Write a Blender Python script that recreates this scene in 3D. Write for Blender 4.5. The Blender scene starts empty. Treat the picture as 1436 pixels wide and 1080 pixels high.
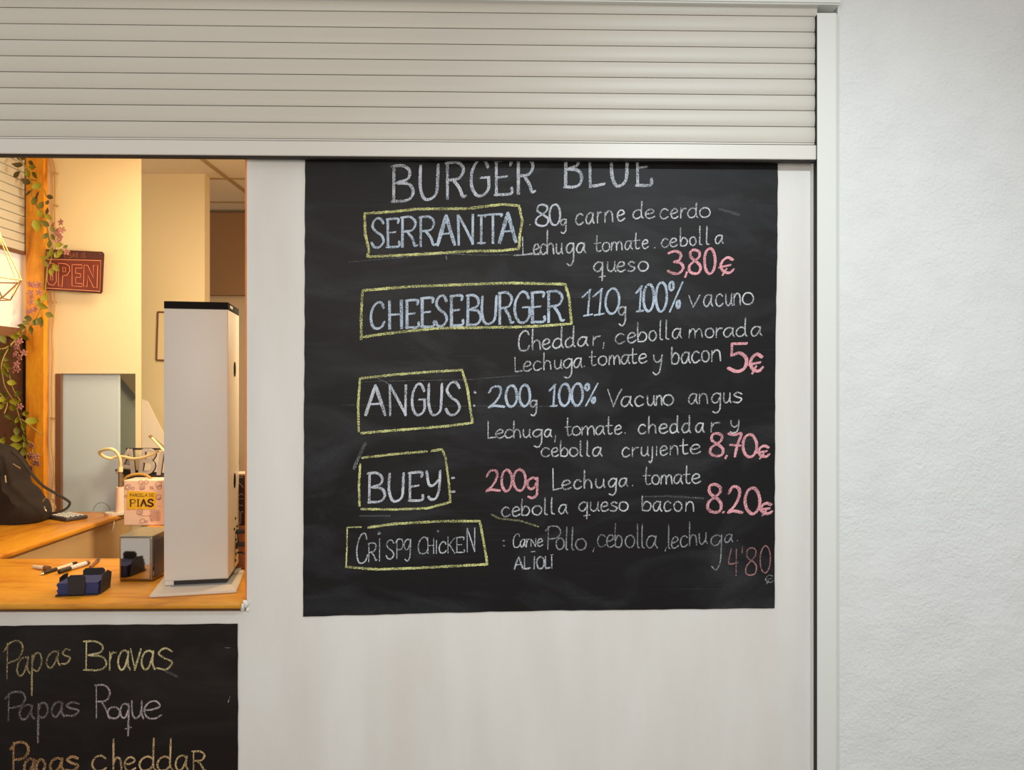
import bpy, bmesh, math, random
from mathutils import Vector, Matrix, noise
random.seed(7)
C = bpy.context.scene.collection
sc = bpy.context.scene
PI = math.pi

# ------------------------------------------------------------------ camera
FPX = 1080.0
YAW = math.radians(-0.75)
CAM = Vector((0, -2.052, 1.6))
cd = bpy.data.cameras.new('camera'); cam = bpy.data.objects.new('camera', cd); C.objects.link(cam)
cam.location = CAM; cam.rotation_euler = (PI/2, 0, YAW)
cd.sensor_fit = 'HORIZONTAL'; cd.sensor_width = 36; cd.lens = 36*FPX/1436
cd.clip_start = .05
sc.camera = cam

# ------------------------------------------------------------------ world, lamps, exposure
w = bpy.data.worlds.new('world'); sc.world = w; w.use_nodes = True
w.node_tree.nodes['Background'].inputs[0].default_value = (1.0, .965, .92, 1)
w.node_tree.nodes['Background'].inputs[1].default_value = .60
sc.view_settings.view_transform = 'Standard'; sc.view_settings.look = 'None'
sc.view_settings.gamma = 1; sc.view_settings.exposure = 0; sc.view_settings.use_curve_mapping = False

def aim(o, target):
    o.rotation_euler = (Vector(target)-o.location).to_track_quat('-Z', 'Y').to_euler()
def spot(name, loc, target, power, col, ang, size):
    l = bpy.data.lights.new(name, 'SPOT'); l.energy = power; l.color = col
    l.spot_size = math.radians(ang); l.spot_blend = 1; l.shadow_soft_size = size
    o = bpy.data.objects.new(name, l); C.objects.link(o); o.location = loc; aim(o, target); return o
def area(name, loc, target, power, col, sx, sy):
    l = bpy.data.lights.new(name, 'AREA'); l.energy = power; l.color = col; l.shape = 'RECTANGLE'; l.size = sx; l.size_y = sy
    o = bpy.data.objects.new(name, l); C.objects.link(o); o.location = loc; aim(o, target); return o
spot('hall_downlight', (.78, -2.25, 3.15), (.68, 0, 1.22), 150, (.84, .95, 1.0), 66, .03)
area('hall_left_fill', (-.7, -2.6, 2.2), (-.75, 0, 1.15), 17, (1.0, .90, .78), 1.2, .6)  # added warm fill lifting the left side, not a fixture of the hall
area('kitchen_ceiling_lamp', (-1.1, .95, 2.70), (-1.1, .95, 0), 20, (.98, .82, .50), .6, .6)
area('kitchen_side_lamp', (-.50, .75, 1.95), (-1.9, 1.35, 1.45), 20, (.98, .85, .55), .3, .3)

# ------------------------------------------------------------------ unprojection of measured points
_R = cam.rotation_euler.to_matrix()
def ray(px, py): return _R @ Vector(((px-718)/FPX, -(py-540)/FPX, -1))
def PY(px, py, y): r = ray(px, py); return CAM + r*((y-CAM.y)/r.y)
def PZ(px, py, z): r = ray(px, py); return CAM + r*((z-CAM.z)/r.z)
def PX(px, py, x): r = ray(px, py); return CAM + r*((x-CAM.x)/r.x)

# ------------------------------------------------------------------ materials
def lin(c): 
    return tuple(((v/255)/12.92 if v/255 <= .04045 else ((v/255+.055)/1.055)**2.4) for v in c)+(1,)
def M(name, rgb, rough=.5, metal=0, var=0, vscale=8, bump=0, bscale=200, emit=None, estr=1, stretch=None, spec=.5, rgb2=None, detail=4):
    m = bpy.data.materials.new(name); m.use_nodes = True; nt = m.node_tree; N = nt.nodes; L = nt.links
    b = N['Principled BSDF']; b.inputs['Base Color'].default_value = lin(rgb)
    b.inputs['Roughness'].default_value = rough; b.inputs['Metallic'].default_value = metal
    b.inputs['Specular IOR Level'].default_value = spec
    tc = N.new('ShaderNodeTexCoord'); mp = N.new('ShaderNodeMapping'); L.new(tc.outputs['Object'], mp.inputs[0])
    if stretch: mp.inputs['Scale'].default_value = stretch
    if var or rgb2:
        n = N.new('ShaderNodeTexNoise'); n.inputs['Scale'].default_value = vscale; n.inputs['Detail'].default_value = detail
        L.new(mp.outputs[0], n.inputs['Vector'])
        r = N.new('ShaderNodeValToRGB'); L.new(n.outputs['Fac'], r.inputs[0])
        a = lin(rgb); c2 = lin(rgb2) if rgb2 else tuple(v*(1-var) for v in a[:3])+(1,)
        r.color_ramp.elements[0].position = .32; r.color_ramp.elements[1].position = .68
        r.color_ramp.elements[0].color = c2; r.color_ramp.elements[1].color = a
        L.new(r.outputs[0], b.inputs['Base Color'])
    if bump:
        n = N.new('ShaderNodeTexNoise'); n.inputs['Scale'].default_value = bscale; n.inputs['Detail'].default_value = 3
        L.new(mp.outputs[0], n.inputs['Vector'])
        bp = N.new('ShaderNodeBump'); bp.inputs['Strength'].default_value = bump; bp.inputs['Distance'].default_value = .002
        L.new(n.outputs['Fac'], bp.inputs['Height']); L.new(bp.outputs[0], b.inputs['Normal'])
    if emit:
        b.inputs['Emission Color'].default_value = lin(emit); b.inputs['Emission Strength'].default_value = estr
    return m

def plaster():
    m = M('plaster', (226, 227, 226), .85); nt = m.node_tree; N = nt.nodes; L = nt.links; b = N['Principled BSDF']
    tc = N['Texture Coordinate']
    n1 = N.new('ShaderNodeTexNoise'); n1.inputs['Scale'].default_value = 130; n1.inputs['Detail'].default_value = 5
    n2 = N.new('ShaderNodeTexNoise'); n2.inputs['Scale'].default_value = 9; n2.inputs['Detail'].default_value = 6
    n3 = N.new('ShaderNodeTexNoise'); n3.inputs['Scale'].default_value = 3
    for n in (n1, n2, n3): L.new(tc.outputs['Object'], n.inputs['Vector'])
    mu = N.new('ShaderNodeMath'); mu.operation = 'MULTIPLY'; L.new(n1.outputs['Fac'], mu.inputs[0]); L.new(n3.outputs['Fac'], mu.inputs[1])
    b1 = N.new('ShaderNodeBump'); b1.inputs['Strength'].default_value = 1.0; b1.inputs['Distance'].default_value = .0045
    L.new(mu.outputs[0], b1.inputs['Height'])
    b2 = N.new('ShaderNodeBump'); b2.inputs['Strength'].default_value = .6; b2.inputs['Distance'].default_value = .014
    L.new(n2.outputs['Fac'], b2.inputs['Height']); L.new(b1.outputs[0], b2.inputs['Normal']); L.new(b2.outputs[0], b.inputs['Normal'])
    r = N.new('ShaderNodeValToRGB'); L.new(n2.outputs['Fac'], r.inputs[0])
    r.color_ramp.elements[0].color = lin((218, 219, 218)); r.color_ramp.elements[1].color = lin((230, 231, 230))
    L.new(r.outputs[0], b.inputs['Base Color'])
    return m

def painted():
    m = M('painted_panel', (222, 219, 214), .55); nt = m.node_tree; N = nt.nodes; L = nt.links; b = N['Principled BSDF']
    tc = N['Texture Coordinate']
    mp = N.new('ShaderNodeMapping'); mp.inputs['Scale'].default_value = (3, 3, .7); L.new(tc.outputs['Object'], mp.inputs[0])
    n1 = N.new('ShaderNodeTexNoise'); n1.inputs['Scale'].default_value = 2.2; n1.inputs['Detail'].default_value = 6
    L.new(mp.outputs[0], n1.inputs['Vector'])
    r = N.new('ShaderNodeValToRGB'); L.new(n1.outputs['Fac'], r.inputs[0])
    r.color_ramp.elements[0].position = .3; r.color_ramp.elements[1].position = .7
    r.color_ramp.elements[0].color = lin((221, 216, 209)); r.color_ramp.elements[1].color = lin((232, 230, 226))
    # a few small scuffs and filled marks
    v = N.new('ShaderNodeTexVoronoi'); v.inputs['Scale'].default_value = 3.1; L.new(tc.outputs['Object'], v.inputs['Vector'])
    cr = N.new('ShaderNodeValToRGB'); L.new(v.outputs['Distance'], cr.inputs[0])
    cr.color_ramp.elements[0].position = .012; cr.color_ramp.elements[0].color = (.45, .45, .46, 1)
    cr.color_ramp.elements[1].position = .035; cr.color_ramp.elements[1].color = (1, 1, 1, 1)
    mx = N.new('ShaderNodeMix'); mx.data_type = 'RGBA'; mx.blend_type = 'MULTIPLY'; mx.inputs[0].default_value = .6
    L.new(r.outputs[0], mx.inputs[6]); L.new(cr.outputs[0], mx.inputs[7]); L.new(mx.outputs[2], b.inputs['Base Color'])
    n2 = N.new('ShaderNodeTexNoise'); n2.inputs['Scale'].default_value = 30; n2.inputs['Detail'].default_value = 5
    L.new(mp.outputs[0], n2.inputs['Vector'])
    bp = N.new('ShaderNodeBump'); bp.inputs['Strength'].default_value = .22; bp.inputs['Distance'].default_value = .002
    L.new(n2.outputs['Fac'], bp.inputs['Height']); L.new(bp.outputs[0], b.inputs['Normal'])
    return m

def slate(name, base, dust, amt):
    m = M(name, base, .46, spec=.20); nt = m.node_tree; N = nt.nodes; L = nt.links; b = N['Principled BSDF']
    tc = N['Texture Coordinate']
    mp = N.new('ShaderNodeMapping'); mp.inputs['Scale'].default_value = (1, 1, 2.2); mp.inputs['Rotation'].default_value = (0, .12, 0)
    L.new(tc.outputs['Object'], mp.inputs[0])
    n1 = N.new('ShaderNodeTexNoise'); n1.inputs['Scale'].default_value = 3.0; n1.inputs['Detail'].default_value = 8; n1.inputs['Distortion'].default_value = 1.4
    L.new(mp.outputs[0], n1.inputs['Vector'])
    r = N.new('ShaderNodeValToRGB'); L.new(n1.outputs['Fac'], r.inputs[0])
    r.color_ramp.elements[0].position = .46; r.color_ramp.elements[0].color = (0, 0, 0, 1)
    r.color_ramp.elements[1].position = .78; r.color_ramp.elements[1].color = (1, 1, 1, 1)
    n2 = N.new('ShaderNodeTexNoise'); n2.inputs['Scale'].default_value = 420; n2.inputs['Detail'].default_value = 2
    L.new(tc.outputs['Object'], n2.inputs['Vector'])
    mu = N.new('ShaderNodeMath'); mu.operation = 'MULTIPLY'; L.new(r.outputs[0], mu.inputs[0]); L.new(n2.outputs['Fac'], mu.inputs[1])
    m2 = N.new('ShaderNodeMath'); m2.operation = 'MULTIPLY'; m2.inputs[1].default_value = amt; L.new(mu.outputs[0], m2.inputs[0])
    # faint horizontal brush scratches
    mp3 = N.new('ShaderNodeMapping'); mp3.inputs['Scale'].default_value = (1.2, 1, 60); L.new(tc.outputs['Object'], mp3.inputs[0])
    n3 = N.new('ShaderNodeTexNoise'); n3.inputs['Scale'].default_value = 3; n3.inputs['Detail'].default_value = 3; L.new(mp3.outputs[0], n3.inputs['Vector'])
    r3 = N.new('ShaderNodeValToRGB'); L.new(n3.outputs['Fac'], r3.inputs[0])
    r3.color_ramp.elements[0].position = .60; r3.color_ramp.elements[0].color = (0, 0, 0, 1)
    r3.color_ramp.elements[1].position = .85; r3.color_ramp.elements[1].color = (.28, .28, .28, 1)
    ad = N.new('ShaderNodeMath'); ad.operation = 'ADD'; ad.use_clamp = True; L.new(m2.outputs[0], ad.inputs[0])
    m4 = N.new('ShaderNodeMath'); m4.operation = 'MULTIPLY'; m4.inputs[1].default_value = amt; L.new(r3.outputs[0], m4.inputs[0]); L.new(m4.outputs[0], ad.inputs[1])
    mx = N.new('ShaderNodeMix'); mx.data_type = 'RGBA'; L.new(ad.outputs[0], mx.inputs[0])
    mx.inputs[6].default_value = lin(base); mx.inputs[7].default_value = lin(dust); L.new(mx.outputs[2], b.inputs['Base Color'])
    bp = N.new('ShaderNodeBump'); bp.inputs['Strength'].default_value = .12; bp.inputs['Distance'].default_value = .001
    L.new(n2.outputs['Fac'], bp.inputs['Height']); L.new(bp.outputs[0], b.inputs['Normal'])
    return m

def wood(name, a, b_, c_, rough=.4, stretch=(1.2, 9, 9), scale=3, spec=.5):
    m = M(name, a, rough, spec=spec); nt = m.node_tree; N = nt.nodes; L = nt.links; b = N['Principled BSDF']
    tc = N['Texture Coordinate']; mp = N['Mapping']; mp.inputs['Scale'].default_value = stretch
    n1 = N.new('ShaderNodeTexNoise'); n1.inputs['Scale'].default_value = scale; n1.inputs['Detail'].default_value = 6; n1.inputs['Distortion'].default_value = 1.0
    L.new(mp.outputs[0], n1.inputs['Vector'])
    r = N.new('ShaderNodeValToRGB'); L.new(n1.outputs['Fac'], r.inputs[0])
    e = r.color_ramp.elements; e[0].position = .28; e[0].color = lin(c_); e[1].position = .7; e[1].color = lin(a)
    k = e.new(.45); k.color = lin(b_)
    n2 = N.new('ShaderNodeTexNoise'); n2.inputs['Scale'].default_value = scale*9; n2.inputs['Detail'].default_value = 2; L.new(mp.outputs[0], n2.inputs['Vector'])
    mx = N.new('ShaderNodeMix'); mx.data_type = 'RGBA'; mx.blend_type = 'MULTIPLY'; mx.inputs[0].default_value = .3
    L.new(r.outputs[0], mx.inputs[6]); L.new(n2.outputs['Color'], mx.inputs[7]); 
    g = N.new('ShaderNodeValToRGB'); L.new(n2.outputs['Fac'], g.inputs[0]); g.color_ramp.elements[0].position = .35; g.color_ramp.elements[0].color = (.62, .62, .62, 1); g.color_ramp.elements[1].position = .6
    L.new(g.outputs[0], mx.inputs[7]); L.new(mx.outputs[2], b.inputs['Base Color'])
    return m

_chalk = {}
def chalk(rgb, dens=.5):
    key = (rgb, dens)
    if key in _chalk: return _chalk[key]
    m = M('chalk', rgb, .95, spec=.05); nt = m.node_tree; N = nt.nodes; L = nt.links; b = N['Principled BSDF']
    tc = N['Texture Coordinate']
    n = N.new('ShaderNodeTexNoise'); n.inputs['Scale'].default_value = 290; n.inputs['Detail'].default_value = 3; n.inputs['Roughness'].default_value = .7
    n2 = N.new('ShaderNodeTexNoise'); n2.inputs['Scale'].default_value = 24; n2.inputs['Detail'].default_value = 2
    L.new(tc.outputs['Object'], n.inputs['Vector']); L.new(tc.outputs['Object'], n2.inputs['Vector'])
    s = N.new('ShaderNodeMath'); s.operation = 'MULTIPLY_ADD'; s.inputs[1].default_value = .45; L.new(n2.outputs['Fac'], s.inputs[0]); L.new(n.outputs['Fac'], s.inputs[2])
    r = N.new('ShaderNodeValToRGB'); L.new(s.outputs[0], r.inputs[0])
    t = 1.085 - dens*.5
    r.color_ramp.elements[0].position = max(0, t-.20); r.color_ramp.elements[0].color = (.12, .12, .12, 1)
    r.color_ramp.elements[1].position = min(1, t); r.color_ramp.elements[1].color = (1, 1, 1, 1)
    L.new(r.outputs[0], b.inputs['Alpha'])
    _chalk[key] = m; return m

m_panel = painted(); m_plaster = plaster()
m_slat = M('shutter_slat', (205, 200, 189), .42, var=.03, vscale=4, bump=.06, bscale=260)
m_bar = M('shutter_bar', (219, 215, 207), .38)
m_rail = M('rail_white', (226, 227, 222), .35)
m_black = M('black_gap', (12, 11, 11), .7)
m_seal = M('rubber_seal', (48, 38, 34), .7, var=.6, vscale=120, bump=.4)
m_board = slate('slate', (23, 21, 22), (112, 115, 121), .30)
m_board2 = slate('slate_small', (28, 22, 20), (100, 92, 84), .25)
m_cream = M('cream_wall', (236, 214, 176), .8, bump=.05, bscale=60)
m_ceil = M('ceiling_tile', (228, 208, 176), .85)
m_brownwall = M('brown_panel', (150, 112, 76), .7)
m_tanwall = M('tan_wall', (206, 178, 146), .75)
m_counter = wood('counter_wood', (224, 156, 40), (216, 142, 34), (178, 98, 22), .38, (1.5, 7, 7), 2.2)
m_counter2 = wood('side_counter_wood', (224, 156, 42), (212, 136, 36), (160, 84, 20), .3, (7, 1.5, 7), 2.2)
m_column = wood('column_wood', (240, 168, 40), (226, 146, 30), (166, 88, 18), .5, (6, 6, 1.4), 2.4)
m_edgewood = wood('edge_wood', (236, 150, 70), (226, 136, 58), (190, 108, 46), .5, (6, 6, 1), 3)
m_tan = M('counter_front', (196, 158, 112), .6, var=.05)
m_white = M('white_plastic', (222, 208, 190), .4)
m_tower = M('tower_enamel', (214, 204, 192), .38, bump=.03, bscale=90)
m_dark = M('dark_plastic', (34, 27, 26), .4)
m_soft = M('matt_black', (26, 20, 19), .85, spec=.15)
m_grey = M('grey_plastic', (150, 148, 146), .5)
m_chrome = M('chrome', (205, 195, 182), .06, 1.0)
m_chromed = M('chrome_rim', (150, 138, 124), .16, 1.0)
m_bag = M('bag_cloth', (38, 25, 21), .85, var=.25, vscale=60, bump=.4, bscale=500)
m_strap = M('strap_web', (40, 30, 26), .8)
m_leaf = [M('leaf_bright', (158, 152, 30), .55, var=.25, vscale=90), M('leaf_mid', (122, 120, 44), .55, var=.3, vscale=90), M('leaf_dark', (92, 82, 42), .6, var=.3, vscale=90)]
m_pink = M('blossom_pink', (190, 128, 120), .7, var=.3, vscale=120)
m_stem = M('vine_stem', (150, 132, 60), .6)
m_gold = M('gold_wire', (196, 150, 90), .3, .8)
m_cable = M('cable_sleeve', (186, 150, 92), .5)
m_sign = M('sign_red', (120, 44, 28), .5, var=.2, vscale=30)
m_signd = M('sign_dark', (84, 36, 30), .5, var=.2, vscale=40)
m_signl = M('sign_line', (240, 150, 110), .6)
m_signt = M('sign_text', (160, 96, 76), .6)
m_doorgrey = M('grey_white_board', (196, 210, 222), .5)
m_greengrey = M('grey_green_wall', (142, 148, 138), .7)
m_framebrown = M('frame_brown', (120, 80, 56), .6)
m_outside = M('bright_pane', (238, 226, 214), .5, emit=(238, 226, 216), estr=.35)
m_darkpane = M('dark_panel', (66, 38, 28), .5)
m_bluepaper = M('blue_napkin', (54, 58, 108), .8)
m_card = M('black_card', (30, 26, 27), .55)
m_bluedark = M('blue_grey_panel', (70, 68, 84), .4)
m_neck = M('lamp_cream', (240, 222, 170), .45)
m_pole = M('lamp_pole', (150, 122, 92), .35, .5)
m_letter = M('letter_grey', (186, 174, 172), .5)
m_letterd = M('letter_back', (44, 32, 30), .6)
m_box = M('wine_carton', (244, 206, 186), .7)
m_yellow = M('carton_label', (232, 184, 44), .7)
m_ink = M('print_ink', (60, 24, 34), .7)
m_inkp = M('print_purple', (120, 50, 76), .7)
m_rope = M('rope', (206, 158, 70), .8, var=.5, vscale=200, bump=.5)
m_key = M('key_white', (206, 204, 204), .5)
m_screen = M('grey_screen', (120, 124, 122), .25)
m_calc = M('calculator_body', (70, 66, 68), .4)
m_caulk = M('caulk', (238, 234, 226), .5)
m_poster = M('dark_print', (48, 26, 30), .6)
m_line = M('pale_line', (196, 160, 140), .6)
m_steel = M('steel', (190, 180, 165), .25, .9)
m_floor = M('floor', (120, 114, 108), .6, var=.1)
m_palepink = M('pale_pink', (244, 224, 204), .7)

# ------------------------------------------------------------------ builders
def link(name, bm, mat, parent=None, smooth=False, kind=None):
    me = bpy.data.meshes.new(name); bm.normal_update(); bm.to_mesh(me); bm.free()
    for m in (mat if isinstance(mat, (list, tuple)) else [mat]): me.materials.append(m)
    if smooth:
        for p in me.polygons: p.use_smooth = True
        try: me.set_sharp_from_angle(angle=math.radians(40))
        except Exception: pass
    o = bpy.data.objects.new(name, me); C.objects.link(o)
    if parent: o.parent = parent
    if kind: o['kind'] = kind
    return o
def thing(name, label, cat, group=None, mesh=None):
    o = mesh or bpy.data.objects.new(name, None)
    if not mesh: C.objects.link(o); o.empty_display_size = .05
    o['label'] = label; o['category'] = cat
    if group: o['group'] = group
    return o
def B(): return bmesh.new()
def bx(bm, x0, x1, y0, y1, z0, z1, bev=0, rot=0, piv=None, seg=2):
    r = bmesh.ops.create_cube(bm, size=1)['verts']
    for v in r: v.co = Vector((x0+(v.co.x+.5)*(x1-x0), y0+(v.co.y+.5)*(y1-y0), z0+(v.co.z+.5)*(z1-z0)))
    if bev:
        es = list({e for v in r for e in v.link_edges})
        r = bmesh.ops.bevel(bm, geom=es, offset=bev, segments=seg, affect='EDGES', profile=.5)['verts']
        fs = None
    if rot:
        p = piv or Vector(((x0+x1)/2, (y0+y1)/2, 0))
        vs = set(r)
        if bev:
            vs = set(v for v in bm.verts if v.is_valid and v in set(r)) 
            # include every vertex of the island
            stack = list(vs); 
            while stack:
                v = stack.pop()
                for e in v.link_edges:
                    o = e.other_vert(v)
                    if o not in vs: vs.add(o); stack.append(o)
        bmesh.ops.rotate(bm, verts=list(vs), cent=p, matrix=Matrix.Rotation(rot, 3, 'Z'))
    return r
def prism(bm, pts, off):
    """closed outline (3D, planar) extruded by vector off"""
    a = [bm.verts.new(p) for p in pts]; b = [bm.verts.new(Vector(p)+off) for p in pts]
    bm.faces.new(a); bm.faces.new(b[::-1]); n = len(a)
    for i in range(n): bm.faces.new((a[i], b[i], b[(i+1) % n], a[(i+1) % n]))
    bmesh.ops.recalc_face_normals(bm, faces=bm.faces)
def catmull(pts, sub=6, closed=False):
    if len(pts) < 3: return [Vector(p) for p in pts]
    P = [Vector(p) for p in pts]
    if closed: P = [P[-1]]+P+[P[0], P[1]]
    else: P = [P[0]*2-P[1]]+P+[P[-1]*2-P[-2]]
    out = []
    for i in range(1, len(P)-2):
        a, b, c, d = P[i-1], P[i], P[i+1], P[i+2]
        for k in range(sub):
            t = k/sub
            out.append(.5*((2*b)+(c-a)*t+(2*a-5*b+4*c-d)*t*t+(3*b-a-3*c+d)*t**3))
    out.append(P[-2]); return out
def tube(bm, pts, r, seg=8, smooth=True, sub=6, closed=False, flat=1):
    pts = catmull(pts, sub) if smooth else [Vector(p) for p in pts]
    n = len(pts); rings = []; up = Vector((0, 0, 1)); prev = None
    for i, p in enumerate(pts):
        t = (pts[min(i+1, n-1)]-pts[max(i-1, 0)]).normalized()
        if prev is None: s = t.cross(Vector((0, 1, 0)) if abs(t.y) < .9 else up)
        else: s = prev - t*prev.dot(t)
        s.normalize(); prev = s; u = t.cross(s)
        rr = r(i/(n-1)) if callable(r) else r
        rings.append([bm.verts.new(p+(s*math.cos(a)*flat+u*math.sin(a))*rr) for a in [2*PI*k/seg for k in range(seg)]])
    for i in range(n-1):
        for k in range(seg):
            bm.faces.new((rings[i][k], rings[i][(k+1) % seg], rings[i+1][(k+1) % seg], rings[i+1][k]))
    bm.faces.new(rings[0][::-1]); bm.faces.new(rings[-1])
def cyl(bm, c, r, h, seg=20, r2=None):
    m = Matrix.Translation(Vector(c)+Vector((0, 0, h/2)))
    bmesh.ops.create_cone(bm, cap_ends=True, segments=seg, radius1=r, radius2=r if r2 is None else r2, depth=h, matrix=m)
def strip(bm, pts, wid, nrm, off=0, jit=0, sub=5, smooth=True, taper=True):
    """flat ribbon along 3D points lying on a plane with normal nrm"""
    pts = [Vector(p) for p in pts]
    if smooth: pts = catmull(pts, sub)
    if len(pts) < 2: return
    # resample
    q = [pts[0]]
    for p in pts[1:]:
        if (p-q[-1]).length > 1e-5: q.append(p)
    pts = q; n = len(pts); L = []; 
    if n < 2: return
    for i in range(n):
        t = (pts[min(i+1, n-1)]-pts[max(i-1, 0)]); t.normalize(); s = t.cross(nrm).normalized()
        ww = wid*.5*(1+random.uniform(-jit, jit))
        e = pts[i]+nrm*off
        if taper and i == 0: e = e - t*wid*.3; ww *= .7
        if taper and i == n-1: e = e + t*wid*.3; ww *= .7
        L.append((bm.verts.new(e+s*ww), bm.verts.new(e-s*ww)))
    for a, b in zip(L, L[1:]):
        f = bm.faces.new((a[0], a[1], b[1], b[0]))
        
# ================================================================== STRUCTURE
S = .0019
XR = PY(343, 500, 0).x            # right edge of the serving hatch
XE = PY(1139, 500, 0).x           # right edge of the painted panel
ZS = 1.0
# front wall: painted panel with the hatch opening to the left
bm = B()
bx(bm, XR+.006, XE-.004, 0, .05, -.0, 2.27)
bx(bm, -4.2, XR+.006, 0, .05, 0, ZS); bx(bm, -4.2, PY(36, 400, 1.468).x-.003, 0, .05, ZS, 2.27)
link('wall_front', bm, m_panel, kind='structure')
bm = B(); bx(bm, -4.2, 1.6, .002, .05, 2.27, 3.6)
link('wall_lintel', bm, m_panel, kind='structure')
bm = B(); bx(bm, XR-.0005, XR+.006, .004, .062, ZS+.03, 2.27, .001)
link('trim_1', bm, m_edgewood, kind='structure')
# thin return at the right end of the panel and the black slot beside it
bm = B(); bx(bm, PY(1138.3, 500, -.010).x, PY(1141.3, 500, -.010).x, -.010, .012, 0, 2.25, .0006)
link('trim_2', bm, m_rail, kind='structure')
bm = B(); bx(bm, XE-.004, XE+.02, .012, .05, 0, 2.3)
link('trim_3', bm, m_black, kind='structure')
# plaster wall on the right
bm = B(); bx(bm, PY(1177, 500, -.03).x, 2.6, -.02, .05, 0, 3.6)
link('wall_right', bm, m_plaster, kind='structure')
# inner room
bm = B(); bx(bm, -3.2, 2.6, -3.4, 3.4, -.05, 0); link('floor', bm, m_floor, kind='structure')
HZ = 2.75
cx_ = PY(314, 246, 2.18)
bm = B(); bx(bm, -3.0, .6, .05, 3.35, HZ, HZ+.05)
ceil = link('ceiling', bm, m_ceil, kind='structure')
DV = 3.08
# ceiling grid profiles
bm = B()
tx = PZ(312, 244, HZ).x
bx(bm, tx-.012, tx+.012, .05, 3.1, HZ-.006, HZ+.001); link('ceiling_rail', bm, M('ceiling_profile', (176, 144, 100), .6), ceil)
for py in (250, 283):
    yy = PZ(318, py, HZ).y
    bm = B(); bx(bm, -1.9, .6, yy-.012, yy+.012, HZ-.005, HZ+.001); link('ceiling_rail', bm, bpy.data.materials['ceiling_profile'], ceil)
yF = 1.50      # wall facing the hatch, left of the corner
xF = PY(196.5, 500, yF).x
XL = PX  # alias kept short
xl = PY(36, 400, 1.468).x      # left side wall plane
hx0, hx1 = PY(78, 500, yF).x, PY(190, 500, yF).x
hz1 = PY(130, 524, yF).z
bm = B()
bx(bm, xl-.25, hx0, yF, yF+.012, 0, HZ); bx(bm, hx0, hx1, yF, yF+.012, hz1, HZ); bx(bm, hx1, xF, yF, yF+.012, 0, HZ); bx(bm, hx0, hx1, yF, yF+.012, 0, 1.0)
link('wall_corner', bm, m_cream, kind='structure')
yB = PZ(240, 244, HZ).y
xb1 = PY(287, 400, yB).x
bm = B(); bx(bm, xl, xb1, yB, yB+.075, 0, HZ); link('wall_back', bm, m_cream, kind='structure')
bm = B(); bx(bm, -2.8, .6, DV, DV+.1, 0, 2.75); wfar = link('wall_far', bm, m_tanwall, kind='structure')
zt = PY(318, 298, DV-.06).z; zb = PY(318, 414, DV-.06).z
bm = B(); bx(bm, -2.2, -.8, DV-.06, DV, zb, zt, .004); link('valance_panel', bm, m_brownwall, wfar)
bm = B(); bx(bm, -.45, -.40, .05, DV, 0, HZ); link('wall_inner_right', bm, m_tanwall, kind='structure')
# left side wall: window opening under its own small shutter
zSh = PX(0, 343, xl).z; zSill = PX(20, 459, xl).z
bm = B(); bx(bm, xl-.08, xl, -.0+.05, yF, 0, 1.02); bx(bm, xl-.08, xl, .05, .45, 1.02, HZ); link('wall_left', bm, m_cream, kind='structure')
bm = B(); bx(bm, xl-.06, xl-.04, .45, yF, zSill, HZ); link('window_1', bm, m_outside, kind='structure')
win = bpy.data.objects['window_1']
bm = B(); bx(bm, xl-.05, xl, .45, yF, zSill-.045, zSill, .004); link('window_sill', bm, m_framebrown, win)
bm = B(); bx(bm, xl-.05, xl-.02, .45, yF, 1.02, zSill-.045); link('window_lower_panel', bm, m_darkpane, win)
# recess behind the side opening
bm = B(); bx(bm, hx0, PY(85.5, 600, yF-.004).x, yF-.004, yF+.012, 1.02, hz1, .002); link('trim_4', bm, m_framebrown, kind='structure')
bm = B(); bx(bm, xl-.6, PY(192, 600, 1.98).x, 1.98, 2.02, 0, 2.2); link('wall_recess', bm, m_greengrey, kind='structure')
bm = B(); prism(bm, [PY(160, 515, 1.93), PY(193, 515, 1.93), PY(193, 558, 1.93), PY(160, 518, 1.93)], Vector((0, .04, 0)))
link('ceiling_recess', bm, M('recess_soffit', (120, 108, 88), .7), kind='structure')

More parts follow.
